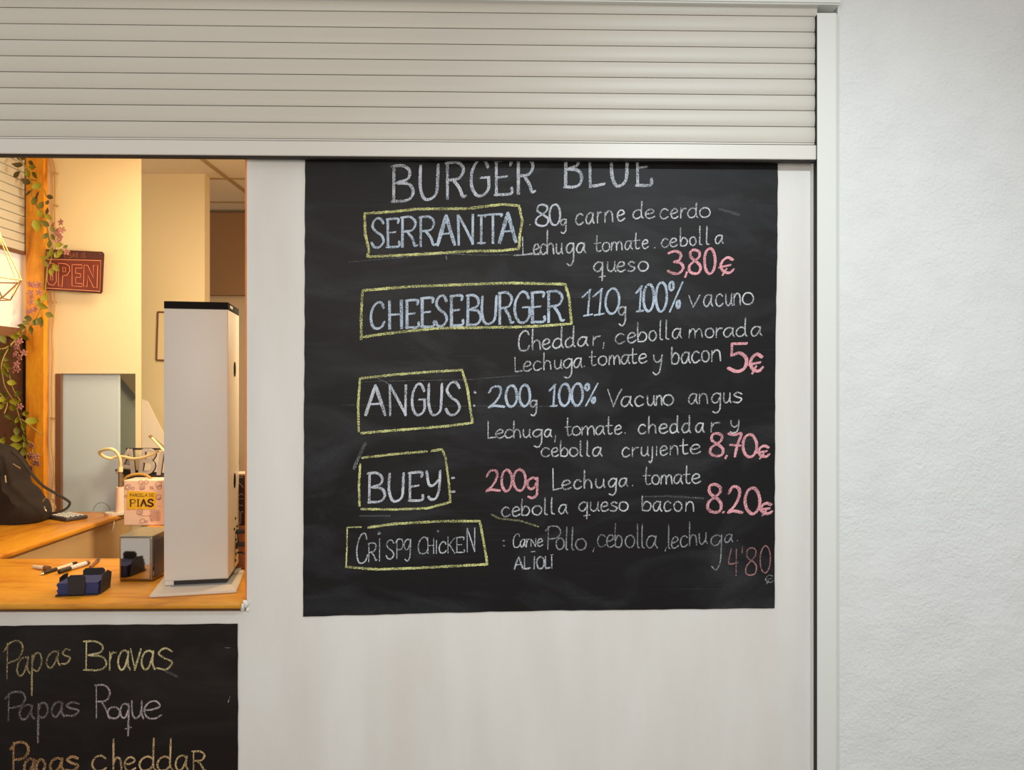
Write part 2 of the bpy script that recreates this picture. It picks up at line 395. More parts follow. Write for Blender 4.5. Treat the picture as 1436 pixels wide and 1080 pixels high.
# ================================================================== ROLLER SHUTTER
sh = thing('roller_shutter', 'off-white roller shutter pulled halfway up above the hatch and blackboard', 'shutter')
LT = [(-60, -12.5, 1.5)]
leftY = [10.3, 32.9, 55.4, 78, 100.5, 122.8, 145.4, 168.2, 191.5]
rightY = [23.1, 45.1, 67.4, 89.4, 111.1, 133.8, 155.3, 178, 200.6]
leftY = [leftY[0]-22.5]+leftY; rightY = [rightY[0]-22]+rightY
yS = -.030
X0, X1 = -520, 1145.5
def ext(l, r): return l+(l-r)*520/1145.
for i in range(len(leftY)-1):
    a0 = PY(X0, ext(leftY[i], rightY[i])+.55, yS); a1 = PY(X0, ext(leftY[i+1], rightY[i+1])-.55, yS)
    b0 = PY(X1, rightY[i]+.55, yS); b1 = PY(X1, rightY[i+1]-.55, yS)
    bm = B(); prof = []
    K = 8
    for k in range(K+1):
        t = k/K; bulge = -.0032*(1-(abs(2*t-1))**2.6)
        prof.append((t, bulge))
    va, vb, vc, vd = [], [], [], []
    for t, g in prof:
        va.append(bm.verts.new(a0.lerp(a1, t)+Vector((0, g, 0)))); vb.append(bm.verts.new(b0.lerp(b1, t)+Vector((0, g, 0))))
    for t in (0, 1):
        vc.append(bm.verts.new(a0.lerp(a1, t)+Vector((0, .008, 0)))); vd.append(bm.verts.new(b0.lerp(b1, t)+Vector((0, .008, 0))))
    for k in range(K): bm.faces.new((va[k], va[k+1], vb[k+1], vb[k]))
    bm.faces.new((vc[0], va[0], vb[0], vd[0])); bm.faces.new((va[-1], vc[1], vd[1], vb[-1])); bm.faces.new((vc[1], vc[0], vd[0], vd[1]))
    bmesh.ops.recalc_face_normals(bm, faces=bm.faces)
    link('slat', bm, m_slat, sh, smooth=True)
def quadbar(name, l0, r0, l1, r1, y0, y1, mat, bev=.002, xa=X0, xb=X1):
    bm = B(); pts = [PY(xa, ext(l0, r0) if xa < 0 else l0, y0), PY(xb, r0, y0), PY(xb, r1, y0), PY(xa, ext(l1, r1) if xa < 0 else l1, y0)]
    prism(bm, pts, Vector((0, y1-y0, 0)))
    bmesh.ops.bevel(bm, geom=list(bm.edges), offset=bev, segments=2, affect='EDGES')
    return link(name, bm, mat, sh)
quadbar('joint_strip', 191.6, 200.8, 193.6, 202.6, -.030, -.02, m_bar, .0004)
quadbar('bottom_bar', 194.2, 203.6, 215.0, 223.6, -.040, -.012, m_bar, .0012)
quadbar('rubber_seal', 215.4, 223.9, 218.6, 227.0, -.034, -.016, m_seal, .0008)
# backing behind the slats so the joints read dark
bm = B(); pts = [PY(X0, -18, -.02), PY(X1, -2, -.02), PY(X1, 214, -.02), PY(X0, 202, -.02)]
prism(bm, pts, Vector((0, .004, 0))); link('curtain_back', bm, m_black, sh)
# guide rail
rx0 = PY(1146, 500, -.045).x; rx1 = PY(1172, 500, -.045).x; rx2 = PY(1177.5, 500, -.022).x
for (nm, z0, z1) in (('guide_rail', 0, 2.575),):
    bm = B(); prism(bm, [Vector((rx0, -.045, z0)), Vector((rx1, -.045, z0)), Vector((rx1+.003, -.043, z0)), Vector((rx2-.002, -.024, z0)), Vector((rx2, -.018, z0)), Vector((rx0, -.010, z0))], Vector((0, 0, z1-z0)))
    link(nm, bm, m_rail, sh)
bm = B(); bx(bm, rx0-.0010, rx0+.0005, -.0440, -.0235, 0, 2.57); link('brush_slot', bm, m_black, sh)
zh = PY(1145, 5.5, -.052).z
hl = PY(-520, -13, -.052)
bm = B(); hb = [Vector((hl.x, -.052, zh+.022)), Vector((PY(1180, 10, -.052).x, -.052, zh)), Vector((PY(1180, 10, -.052).x, -.052, zh+.3)), Vector((hl.x, -.052, zh+.3))]
prism(bm, hb, Vector((0, .05, 0))); bmesh.ops.bevel(bm, geom=list(bm.edges), offset=.004, segments=2, affect='EDGES')
link('housing', bm, m_rail, sh)

# ================================================================== BLACKBOARDS
yb = -.003
def ragged(corners, step=14, amp=.45, y=yb):
    out = []
    n = len(corners)
    for i in range(n):
        a, b = Vector(corners[i]), Vector(corners[(i+1) % n]); L = (b-a).length; k = max(1, int(L/step))
        for j in range(k):
            p = a.lerp(b, j/k)
            if j: p += Vector((random.uniform(-amp, amp), random.uniform(-amp, amp)))
            out.append(PY(p.x, p.y, y))
    return out
bm = B(); prism(bm, ragged([(428, 196), (1091, 196), (1090.5, 330), (1088.5, 420), (1087, 600), (1086.3, 853), (760, 856.5), (600, 860), (425, 865), (425.5, 700), (427, 480)]), Vector((0, -yb-.0002, 0)))
board = thing('menu_blackboard', 'large black chalk menu board of five burgers and prices under the shutter', 'blackboard', mesh=link('menu_blackboard', bm, m_board))
bm = B(); prism(bm, ragged([(-80, 879), (333, 875), (334, 1180), (-80, 1180)]), Vector((0, -yb-.0002, 0)))
board2 = thing('snack_blackboard', 'smaller black chalk board listing papas dishes below the serving hatch', 'blackboard', mesh=link('snack_blackboard', bm, m_board2))

NRM = Vector((0, -1, 0))
def arc(cx, cy, rx, ry, a0, a1, n=9):
    return [(cx+rx*math.cos(math.radians(a0+(a1-a0)*i/(n-1))), cy+ry*math.sin(math.radians(a0+(a1-a0)*i/(n-1)))) for i in range(n)]
O = arc(.5, .5, .5, .5, 100, 460, 14)
G = {  # glyph strokes; x 0..1, y 0 baseline .. 1 top (caps, digits) or x height (lower case), 1..2 ascender, 0..-1 descender; '*' marks a heavy stem
 'A': [[(0, 0), (.25, .5), (.5, 1)], [(.5, 1), (.75, .5), (1, 0)], [(.2, .36), (.8, .38)]],
 'B': [[(.1, 0), (.12, 1)], [(0, 1), (.5, 1.0), (.82, .85), (.75, .62), (.2, .52)], [(.2, .52), (.8, .46), (1, .22), (.75, .02), (0, 0)]],
 'C': [[(.95, .78), (.8, .97), (.5, 1), (.15, .8), (0, .45), (.12, .1), (.45, 0), (.8, .06), (1, .25)]],
 'D': [[(.1, 0), (.1, 1)], [(0, 1), (.7, .9), (1, .5), (.7, .1), (0, 0)]],
 'E': [[(.12, 0), (.1, 1)], [(0, 1), (.9, 1), (.92, .84)], [(.12, .5), (.7, .52)], [(0, 0), (.95, 0), (1, .18)]],
 'G': [[(.95, .78), (.75, .98), (.4, 1), (.05, .7), (.02, .3), (.3, .02), (.7, .02), (.98, .2), (.98, .5)], [(.55, .5), (1.0, .5)]],
 'H': [[(.1, 0), (.08, 1)], [(.92, 0), (.9, 1)], [(.1, .5), (.9, .5)]],
 'I': [[(.5, 0), (.5, 1)], [(.1, 1), (.9, 1)], [(.1, 0), (.9, 0)]],
 'K': [[(.1, 0), (.1, 1)], [(.95, .9), (.15, .45)], [(.3, .5), (1, -.05)]],
 'L': [[(.05, 1), (.08, 0)], [(.08, 0), (.5, .02), (1, .06)]],
 'N': [[(.08, 0), (.05, 1)], [(.05, 1), (.5, .5), (.9, 0)], [(.9, 0), (.92, 1)]],
 'O': [O], '0': [O],
 'P': [[(.12, 0), (.15, 1)], [(-.05, .8), (.3, 1), (.8, .98), (1, .75), (.75, .5), (.2, .45)]],
 'R': [[(.1, 0), (.1, 1)], [(0, 1), (.6, 1), (.9, .8), (.7, .55), (.15, .5)], [(.4, .5), (.7, .25), (.85, .02), (1.02, .02)]],
 'S': [[(.95, .82), (.7, 1), (.3, .97), (.08, .75), (.35, .55), (.8, .4), (.95, .18), (.6, 0), (.2, .02), (0, .18)]],
 'T': [[(.5, 0), (.5, 1)], [(0, .93), (0, 1), (1, 1), (1, .93)]],
 'U': [[(.08, 1), (.06, .4), (.25, .04), (.55, 0), (.85, .15), (.92, .5), (.95, 1)]],
 'V': [[(0, 1), (.4, 0)], [(.4, 0), (.7, .6), (1, 1.0)]],
 'Y': [[(.05, 1), (.2, .55), (.5, .5), (.9, .7)], [(.95, 1), (.9, .4), (.7, .05), (.35, 0), (.15, .1)]],
 '1': [[(0, .72), (.35, .85), (.75, 1)], [(.7, 1), (.6, 0)], [(.2, -.01), (1, .02)]],
 '2': [[(.05, .72), (.3, .97), (.7, .95), (.8, .7), (.5, .3), (.02, .02)], [(.02, .02), (.4, .08), (1, .02)]],
 '3': [[(.05, .9), (.5, 1), (.85, .85), (.75, .6), (.4, .52)], [(.4, .52), (.85, .45), (1, .2), (.65, 0), (.2, .03), (0, .12)]],
 '4': [[(.3, 1), (.05, .45), (.3, .4), (.95, .45)], [(.8, .98), (.78, -.05)]],
 '5': [[(.95, 1), (.2, .97)], [(.2, .97), (.18, .55)], [(.18, .55), (.6, .65), (.95, .45), (.85, .12), (.45, 0), (0, .1)]],
 '7': [[(0, .98), (.5, .95), (1, 1), (.7, .5), (.5, 0)], [(.15, .5), (.9, .48)]],
 '8': [[(.5, .54), (.12, .72), (.2, .95), (.55, 1), (.88, .9), (.85, .7), (.5, .54), (.08, .35), (.02, .12), (.4, 0), (.85, .05), (.98, .28), (.75, .45), (.5, .54)]],
 '%': [arc(.18, .85, .16, .14, 0, 360, 9), [(1, 1.0), (.1, 0)], arc(.72, .25, .12, .12, 0, 360, 7)],
 '€': [[(.95, .85), (.6, 1), (.25, .8), (.12, .45), (.35, .12), (.75, .08), (1, .28)], [(.0, .4), (.8, .55)], [(.25, -.08), (.5, .3)]],
 "'": [[(.5, 1), (.45, 0)]],
 'a': [[(.92, .85), (.6, 1), (.2, .85), (0, .4), (.2, .03), (.55, .12), (.88, .7)], [(.92, .98), (.86, .35), (1.05, 0)]],
 'b': [[(.08, 2), (.05, 1), (.08, .05)], [(.08, .5), (.45, .98), (.9, .8), (1, .4), (.7, .02), (.08, .05)]],
 'c': [[(.95, .82), (.6, 1), (.2, .85), (0, .42), (.25, .03), (.65, .02), (1, .2)]],
 'd': [[(.85, .85), (.5, 1), (.15, .8), (0, .4), (.2, .03), (.6, .08), (.88, .4)], [(.9, 2), (.86, 1), (.86, .3), (1.05, .0)]],
 'e': [[(.05, .48), (.5, .52), (.9, .7), (.7, .98), (.3, .92), (.02, .5), (.2, .06), (.6, 0), (1, .2)]],
 'g': [[(.9, .85), (.55, 1), (.15, .8), (.02, .4), (.25, .05), (.6, .15), (.88, .65)], [(.92, 1), (.9, .2), (.85, -.6), (.5, -1), (.1, -.85)]],
 'h': [[(.08, 2), (.05, 1), (.06, 0)], [(.06, .55), (.4, .98), (.8, .85), (.9, .4), (.95, 0)]],
 'i': [[(.5, 1), (.45, 0)]],
 'j': [[(.8, 1), (.8, 0), (.65, -.7), (.3, -1), (.0, -.75)]],
 'l': [[(.4, 2), (.35, 1), (.4, .15), (.9, .0)]],
 'm': [[(.05, .95), (.02, 0)], [(.04, .6), (.28, .98), (.45, .8), (.48, 0)], [(.48, .6), (.75, .98), (.93, .75), (1, 0)]],
 'n': [[(.08, .95), (.05, 0)], [(.06, .6), (.45, .98), (.85, .8), (.95, 0)]],
 'o': [O],
 'p': [[(.1, .95), (.08, 0), (.05, -1)], [(.08, .5), (.4, .98), (.85, .85), (.95, .4), (.6, .02), (.1, .2)]],
 'q': [[(.9, .85), (.55, 1), (.15, .8), (0, .4), (.25, .05), (.6, .12), (.88, .6)], [(.92, 1), (.9, 0), (.85, -1)], [(.55, -.6), (1.2, -.5)]],
 'r': [[(.1, 1), (.06, 0)], [(.08, .5), (.45, .92), (1, .95)]],
 's': [[(.95, .85), (.5, 1), (.12, .78), (.45, .55), (.95, .35), (.6, .02), (0, .08)]],
 't': [[(.4, 1.9), (.35, 1), (.38, .2), (.6, 0), (.95, .12)], [(0, .95), (.9, 1.0)]],
 'u': [[(.05, 1), (.05, .3), (.35, 0), (.75, .2), (.9, .6)], [(.92, 1), (.9, .3), (1.05, 0)]],
 'v': [[(0, 1), (.4, 0)], [(.4, 0), (.75, .6), (1, 1)]],
 'y': [[(.05, 1), (.15, .4), (.5, .2), (.85, .5)], [(.95, 1), (.88, .2), (.7, -.7), (.3, -1), (0, -.8)]],
 ',': [[(.6, .25), (.3, -.5)]], '.': [[(.4, .05), (.6, .1)]], '-': [[(0, .5), (1, .5)]],
}
CR = {1: (420, 215, 4.2235), 2: (720, 215, 3.682), 3: (480, 385, 4.2235), 4: (700, 385, 3.59), 5: (480, 510, 4.2235), 6: (660, 530, 3.2636),
      7: (480, 620, 4.153), 8: (660, 640, 3.2636), 9: (0, 860, 4.103)}
cnt = [0]
def onboard(crop, x, y, yy=-.0036):
    ox, oy, s = CR[crop]; return PY(ox+x/s, oy+y/s, yy)
def wpx(crop, w): return w/CR[crop][2]*.0019
def word(crop, text, xs, base, xh, asc=0, desc=0, w=7, col=(196, 198, 204), bold=0, dens=.5, tops=None, name='chalk_word', parent=None, slant=0, label=None):
    """xs: flat list of x0,x1 per letter; base: (first, last) baseline; xh: body height; asc/desc extra heights (crop px)"""
    bm = B(); n = len(text); x_lo, x_hi = xs[0], xs[-1]
    for i, ch in enumerate(text):
        a, b = xs[2*i], xs[2*i+1]; xm = (a+b)/2
        y0 = base[0]+(base[1]-base[0])*((xm-x_lo)/max(1, x_hi-x_lo))
        h = xh
        if tops: h = y0-tops[i]
        slope = (base[1]-base[0])/max(1, x_hi-x_lo)
        for st in G[ch]:
            pts = []
            for (u, v) in st:
                yv = v*h if v <= 1 and v >= 0 else (h+(v-1)*asc if v > 1 and asc else (v*desc if v < 0 and desc else v*h))
                X = a+u*(b-a)+slant*yv; Y = y0-yv+slope*(X-xm)
                pts.append((X+random.uniform(-.8, .8), Y+random.uniform(-.8, .8)))
            P = [onboard(crop, *p) for p in pts]
            cnt[0] += 1; off = .00002*(cnt[0] % 25)
            vert = abs(pts[0][1]-pts[-1][1]) > .55*h and abs(pts[0][0]-pts[-1][0]) < .5*(b-a)+2 and len(st) <= 3
            strip(bm, P, wpx(crop, w*(bold if (bold and vert) else 1)), NRM, off, jit=.12)
            if bold and not vert:
                P2 = [p+Vector((wpx(crop, w*.35), 0, wpx(crop, w*.3))) for p in P]
                strip(bm, P2, wpx(crop, w*.9), NRM, off+.00001, jit=.15)
    o = link(name, bm, chalk(col, dens), parent or board)
    if label: o['label'] = label
    return o
def line(crop, pts, w=12, col=(214, 214, 128), dens=.52, name='chalk_frame', parent=None, jit=.18, smooth=False, label=None):
    bm = B()
    groups = pts if isinstance(pts[0], list) else [pts]
    if len(groups) > 1 and name in ('chalk_colon', 'chalk_dot'):
        bm.free()
        for g in groups: line(crop, g, w, col, dens, 'chalk_dot', parent, jit)
        return
    for g in groups:
        # densify so the width jitter reads as grain
        P = [Vector((a, b)) for a, b in g]; q = []
        for a, b in zip(P, P[1:]):
            k = max(1, int((b-a).length/9)); q += [a.lerp(b, j/k) for j in range(k)]
        q.append(P[-1]); q = [(p.x+random.uniform(-.8, .8), p.y+random.uniform(-.8, .8)) for p in q]
        cnt[0] += 1
        strip(bm, [onboard(crop, *p) for p in q], wpx(crop, w), NRM, .00002*(cnt[0] % 25), jit=jit, smooth=False)
    o = link(name, bm, chalk(col, dens), parent or board)
    if label: o['label'] = label
    return o
HB = (190, 204, 220); SM = (214, 216, 220); PK = (236, 170, 178); YL = (222, 222, 152); TI = (206, 211, 220)
# title, its top runs up behind the shutter
word(1, 'BURGER', [545, 672, 705, 825, 865, 980, 1015, 1120, 1155, 1255, 1285, 1390], (288, 232), 210, w=14, col=TI, bold=1.8, dens=.54, tops=[75, 72, 56, 42, 44, 34])
word(2, 'BLUE', [260, 350, 390, 468, 500, 592, 632, 710], (176, 165), 180, w=13, col=TI, bold=1.7, dens=.52)
word(1, 'SERRANITA', [425, 500, 515, 588, 600, 695, 708, 805, 818, 918, 935, 1035, 1050, 1102, 1100, 1192, 1185, 1282], (560, 525), 170, w=11, col=HB, bold=2.0, dens=.58, tops=[388, 390, 380, 378, 370, 368, 370, 365, 355])
line(1, [(385, 357), (560, 345), (700, 330), (1000, 327), (1200, 302), (1300, 310), (1320, 400), (1305, 480), (1300, 565), (1180, 578), (1000, 580), (800, 593), (600, 604), (400, 613), (412, 575), (390, 480), (385, 357)], col=YL, w=15)
word(2, '.', [80, 92], (370, 370), 20, w=6, col=SM)
word(2, '80', [115, 180, 185, 240], (376, 372), 108, w=8, col=TI, bold=1.2, dens=.56)
word(2, 'g', [243, 275], (372, 372), 32, 0, 42, w=7, col=SM)
word(2, 'carne', [322, 360, 375, 415, 432, 455, 470, 515, 535, 575], (370, 347), 56, w=8, col=SM, dens=.52)
word(2, 'de', [618, 668, 680, 730], (338, 334), 46, 42, w=7, col=SM)
word(2, 'cerdo', [757, 800, 812, 850, 862, 892, 900, 950, 962, 1015], (338, 330), 50, 26, w=7, col=SM)
word(2, 'Lechuga', [45, 98, 103, 135, 140, 168, 172, 210, 220, 252, 272, 315, 325, 370], (524, 514), 50, 70, 64, w=8, col=SM, tops=[430, 470, 468, 466, 466, 464, 464])
word(2, 'tomate', [416, 455, 460, 497, 505, 562, 575, 612, 618, 655, 665, 697], (510, 490), 45, 42, w=7, col=SM)
word(2, '.', [722, 738], (490, 490), 30, w=6, col=SM)
word(2, 'cebolla', [765, 800, 807, 845, 860, 897, 910, 942, 955, 975, 990, 1012, 1042, 1082], (486, 466), 44, 52, w=7, col=SM)
word(2, 'queso', [415, 465, 485, 527, 535, 577, 590, 628, 645, 695], (612, 608), 50, 0, 46, w=8, col=SM)
word(2, '3,80€', [795, 875, 880, 905, 905, 965, 985, 1040, 1060, 1135], (622, 624), 118, w=11, col=PK, bold=1.3, tops=[506, 590, 500, 492, 540], dens=.58, name='chalk_price')
# second burger
word(3, 'CHEESEBURGER', [168, 247, 272, 358, 375, 450, 465, 540, 550, 620, 638, 712, 735, 818, 820, 915, 925, 1010, 1020, 1108, 1118, 1195, 1212, 1310], (324, 275), 165, w=12, col=HB, bold=2.1, dens=.58, tops=[168, 158, 155, 142, 130, 128, 125, 130, 110, 108, 108, 102])
line(3, [(120, 95), (250, 84), (400, 72), (700, 60), (1000, 50), (1320, 58), (1342, 130), (1350, 210), (1358, 292), (1180, 305), (1000, 312), (700, 316), (560, 318), (400, 335), (250, 352), (112, 372), (112, 388), (112, 240), (120, 95)], col=YL, w=15)
word(4, '110', [415, 467, 468, 527, 532, 600], (208, 197), 128, w=9, col=HB, bold=1.4, dens=.58, slant=.04)
word(4, 'g', [600, 640], (205, 205), 42, 0, 52, w=8, col=SM)
word(4, '100%', [685, 722, 724, 775, 785, 840, 850, 918], (185, 190), 128, w=10, col=HB, bold=1.2, tops=[60, 50, 40, 38], dens=.58, slant=.03)
word(4, 'vacuno', [955, 1010, 1030, 1073, 1090, 1127, 1140, 1172, 1180, 1216, 1225, 1280], (166, 150), 60, w=7, col=SM)
word(4, 'Cheddar,', [98, 152, 165, 210, 218, 258, 270, 320, 333, 380, 395, 445, 470, 510, 518, 535], (386, 352), 50, 56, w=8, col=SM, tops=[285]+[330, 325, 322, 318, 315, 310, 315])
word(4, 'cebolla', [585, 632, 645, 690, 695, 742, 755, 790, 803, 825, 832, 856, 872, 916], (350, 320), 50, 48, w=7, col=SM)
word(4, 'morada', [955, 1022, 1038, 1080, 1090, 1122, 1130, 1182, 1193, 1245, 1268, 1320], (322, 308), 47, 45, w=7, col=SM)
word(4, 'Lechuga', [78, 120, 122, 162, 173, 212, 223, 262, 278, 315, 323, 370, 376, 416], (490, 468), 48, 40, 48, w=7, col=SM, tops=[416, 438, 436, 434, 430, 425, 420])
word(4, '.', [422, 438], (464, 464), 30, w=6, col=SM)
word(4, 'tomate', [453, 490, 500, 542, 553, 607, 615, 655, 658, 695, 703, 745], (460, 444), 46, 32, w=7, col=SM)
word(4, 'y', [775, 822], (450, 450), 45, 0, 54, w=7, col=SM)
word(4, 'bacon', [866, 905, 918, 960, 970, 1010, 1020, 1057, 1068, 1116], (452, 434), 56, 30, w=8, col=SM)
word(4, '5€', [1150, 1248, 1255, 1325], (487, 494), 140, w=13, col=PK, bold=1.3, tops=[347, 402], dens=.6, name='chalk_price')
# third burger
word(5, 'ANGUS', [138, 255, 275, 385, 412, 487, 505, 592, 612, 697], (306, 304), 175, w=12, col=TI, bold=1.6, dens=.56, tops=[130, 130, 125, 120, 113])
line(5, [[(105, 88), (300, 66), (500, 50), (710, 38), (742, 150), (755, 250), (772, 350), (640, 368), (500, 380), (300, 396), (112, 412)], [(98, 402), (94, 250), (105, 88)]], col=YL, w=14)
line(5, [[(783, 168), (789, 173)], [(779, 247), (783, 250)]], w=16, col=SM, name='chalk_colon', jit=0)
word(6, '200', [80, 152, 160, 210, 222, 270], (138, 130), 98, w=9, col=HB, bold=1.15, dens=.58)
word(6, 'g', [272, 305], (135, 135), 32, 0, 38, w=7, col=SM)
word(6, '100%', [358, 392, 402, 452, 460, 510, 520, 576], (130, 128), 98, w=9, col=HB, bold=1.4, dens=.58, tops=[32, 28, 27, 28], slant=.03)
word(6, 'Vacuno', [628, 692, 690, 737, 752, 792, 808, 842, 848, 876, 882, 927], (133, 124), 46, w=7, col=SM, tops=[52, 84, 82, 82, 80, 78], slant=0)
word(6, 'angus', [998, 1037, 1045, 1085, 1103, 1147, 1157, 1190, 1200, 1243], (120, 112), 46, 0, 44, w=6.5, col=SM)
word(6, 'Lechuga,', [78, 113, 115, 152, 158, 192, 195, 230, 240, 273, 285, 330, 338, 370, 382, 394], (276, 270), 40, 38, 46, w=6.5, col=SM, tops=[200]+[236]*6+[240])
word(6, 'tomate.', [433, 462, 465, 502, 508, 566, 572, 612, 620, 650, 658, 692, 700, 712], (264, 256), 40, 44, w=6.5, col=SM)
word(6, 'cheddar', [768, 802, 813, 850, 862, 902, 912, 950, 968, 1005, 1030, 1067, 1098, 1140], (256, 246), 42, 36, w=7, col=SM)
word(6, 'y', [1188, 1230], (232, 232), 38, 0, 20, w=6.5, col=SM)
word(6, 'cebolla', [323, 362, 370, 402, 410, 445, 453, 490, 497, 512, 527, 545, 558, 600], (360, 358), 40, 32, w=6.5, col=SM)
word(6, 'crujiente', [693, 728, 738, 770, 780, 814, 816, 836, 846, 856, 866, 902, 912, 950, 958, 996, 1005, 1052], (362, 346), 42, 32, 32, w=6.5, col=SM)
word(6, '8,70€', [1095, 1155, 1160, 1180, 1178, 1237, 1245, 1307, 1310, 1365], (358, 366), 105, w=10, col=PK, bold=1.3, tops=[256, 345, 256, 260, 312], dens=.58, name='chalk_price')
# fourth burger
word(7, 'BUEY', [148, 246, 265, 360, 385, 467, 485, 572], (353, 333), 165, w=12, col=TI, bold=1.7, dens=.56, tops=[182, 185, 180, 170])
line(7, [[(115, 92), (300, 71), (495, 54)], [(520, 52), (580, 42), (602, 90), (622, 250), (630, 350), (500, 385), (300, 393), (110, 390)], [(100, 372), (97, 250), (104, 130)]], col=YL, w=13)
line(7, [[(640, 208), (650, 208)], [(643, 288), (652, 288)]], w=18, col=SM, name='chalk_colon', jit=0)
word(8, '200', [70, 132, 140, 187, 195, 250], (163, 158), 98, w=9, col=PK, bold=1.15, dens=.52)
word(8, 'g', [258, 310], (152, 152), 54, 0, 38, w=11, col=PK, dens=.56)
word(8, 'Lechuga.', [375, 415, 418, 460, 472, 507, 518, 556, 572, 612, 630, 670, 680, 717, 735, 747], (154, 136), 42, 42, 36, w=7, col=SM, tops=[56, 110, 108, 106, 104, 102, 100, 106])
word(8, 'tomate', [790, 825, 830, 864, 870, 922, 930, 968, 975, 1008, 1012, 1052], (130, 122), 42, 42, w=6.5, col=SM)
word(8, 'cebolla', [142, 180, 190, 226, 232, 268, 283, 325, 333, 352, 363, 385, 403, 442], (276, 262), 42, 34, w=6.5, col=SM)
word(8, 'queso', [495, 537, 548, 586, 595, 632, 640, 672, 680, 720], (252, 250), 42, 0, 34, w=6.5, col=SM)
word(8, 'bacon', [783, 825, 835, 872, 885, 917, 930, 966, 983, 1022], (250, 252), 44, 26, w=6.5, col=SM)
word(8, '8.20€', [1083, 1147, 1150, 1160, 1176, 1242, 1255, 1322, 1320, 1377], (256, 268), 122, w=11, col=PK, bold=1.3, tops=[130, 240, 140, 146, 215], dens=.56, name='chalk_price')
# fifth item, thinner and fainter
DG = (160, 160, 166)
word(7, 'CR', [85, 147, 150, 202], (712, 688), 150, w=8, col=TI, tops=[535, 588], dens=.5)
word(7, 'i', [208, 226], (692, 692), 128, w=8, col=TI)
line(7, [(212, 522), (224, 532), (206, 540), (212, 522)], w=4, col=TI, name='chalk_dot')
word(7, 'SP', [255, 302, 312, 355], (680, 678), 110, w=7, col=TI, tops=[572, 566], dens=.5)
word(7, 'g', [360, 400], (630, 630), 64, 0, 62, w=7, col=TI)
word(7, 'CHiCKEN', [443, 500, 495, 536, 545, 552, 565, 606, 612, 655, 662, 710, 724, 776], (652, 638), 90, w=7.5, col=TI, tops=[556, 556, 572, 582, 552, 556, 500], dens=.5)
line(7, [(552, 514), (562, 518), (557, 523)], w=6, col=TI, name='chalk_dot')
line(7, [(150, 498), (300, 477), (550, 462), (800, 460), (820, 560), (845, 712), (600, 725), (400, 735), (200, 742), (20, 727)], w=14, col=YL)
line(7, [(22, 725), (28, 600), (28, 497), (110, 495)], w=8, col=YL)
line(8, [[(148, 385), (153, 386)], [(150, 408), (155, 409)]], w=9, col=DG, name='chalk_colon', jit=0)
word(8, 'CarNe', [195, 226, 228, 250, 255, 270, 275, 300, 305, 330], (418, 410), 36, w=5.5, col=SM, tops=[356, 380, 378, 378, 378])
word(8, 'P', [345, 412], (425, 425), 104, w=6.5, col=DG)
word(8, 'ollo', [390, 426, 430, 446, 456, 475, 480, 527], (426, 430), 52, 52, w=6.5, col=DG, slant=.04)
word(8, ',', [555, 572], (425, 425), 24, w=5, col=DG)
word(8, 'cebolla', [580, 618, 622, 657, 660, 692, 708, 750, 758, 774, 778, 796, 805, 852], (414, 420), 56, 52, w=6, col=DG)
word(8, ',', [885, 902], (422, 422), 24, w=5, col=DG)
word(8, 'lechu', [900, 916, 918, 952, 960, 993, 1000, 1036, 1045, 1080], (424, 400), 50, 60, w=6, col=DG)
word(8, 'g', [1098, 1152], (410, 410), 50, 0, 110, w=6, col=DG)
word(8, 'a.', [1162, 1198, 1215, 1226], (396, 388), 36, w=6, col=DG)
word(8, '4', [1178, 1226], (540, 540), 118, w=6, col=(176, 128, 128), name='chalk_price')
word(8, "'", [1236, 1250], (442, 442), 28, w=5, col=(176, 128, 128), name='chalk_price')
word(8, '80', [1258, 1310, 1325, 1372], (548, 530), 124, w=6, col=(176, 128, 128), name='chalk_price')
word(8, '€', [1345, 1385], (580, 580), 36, w=4, col=DG, name='chalk_price')
word(8, 'ALiOLi', [200, 240, 245, 272, 284, 300, 302, 337, 342, 362, 365, 378], (516, 512), 54, w=7.5, col=TI)
line(8, [[(276, 437), (294, 436)], [(366, 451), (376, 450)]], w=5, col=TI, name='chalk_dot')
# smears and slips of the chalk
SMG = (150, 152, 156)
line(1, [(290, 645), (450, 630), (870, 597), (1100, 603), (1330, 600)], w=4, col=SMG, dens=.3, name='chalk_smear')
line(1, [(868, 590), (872, 630)], w=9, col=SMG, dens=.35, name='chalk_smear')
line(2, [(0, 528), (80, 522), (140, 522)], w=7, col=SM, dens=.4, name='chalk_smear')
line(5, [(105, 108), (400, 100), (760, 95), (900, 82), (1060, 70)], w=3, col=SMG, dens=.34, name='chalk_smear')
line(5, [(205, 84), (250, 105), (295, 135)], w=6, col=SMG, dens=.4, name='chalk_smear')
line(5, [(138, 472), (100, 550), (70, 620)], w=20, col=SMG, dens=.26, name='chalk_smear')
line(5, [(0, 245), (600, 250), (1436, 255)], w=2.5, col=SMG, dens=.26, name='chalk_smear')
line(8, [(95, 265), (130, 285), (200, 292), (235, 297), (310, 322)], w=8, col=(190, 192, 140), dens=.36, name='chalk_smear')
line(8, [(800, 185), (900, 182), (1065, 192)], w=8, col=SMG, dens=.22, name='chalk_smear')
line(2, [(1060, 288), (1110, 300), (1165, 318)], w=14, col=SMG, dens=.2, name='chalk_smear')
line(7, [(100, 430), (280, 430)], w=10, col=SMG, dens=.2, name='chalk_smear')
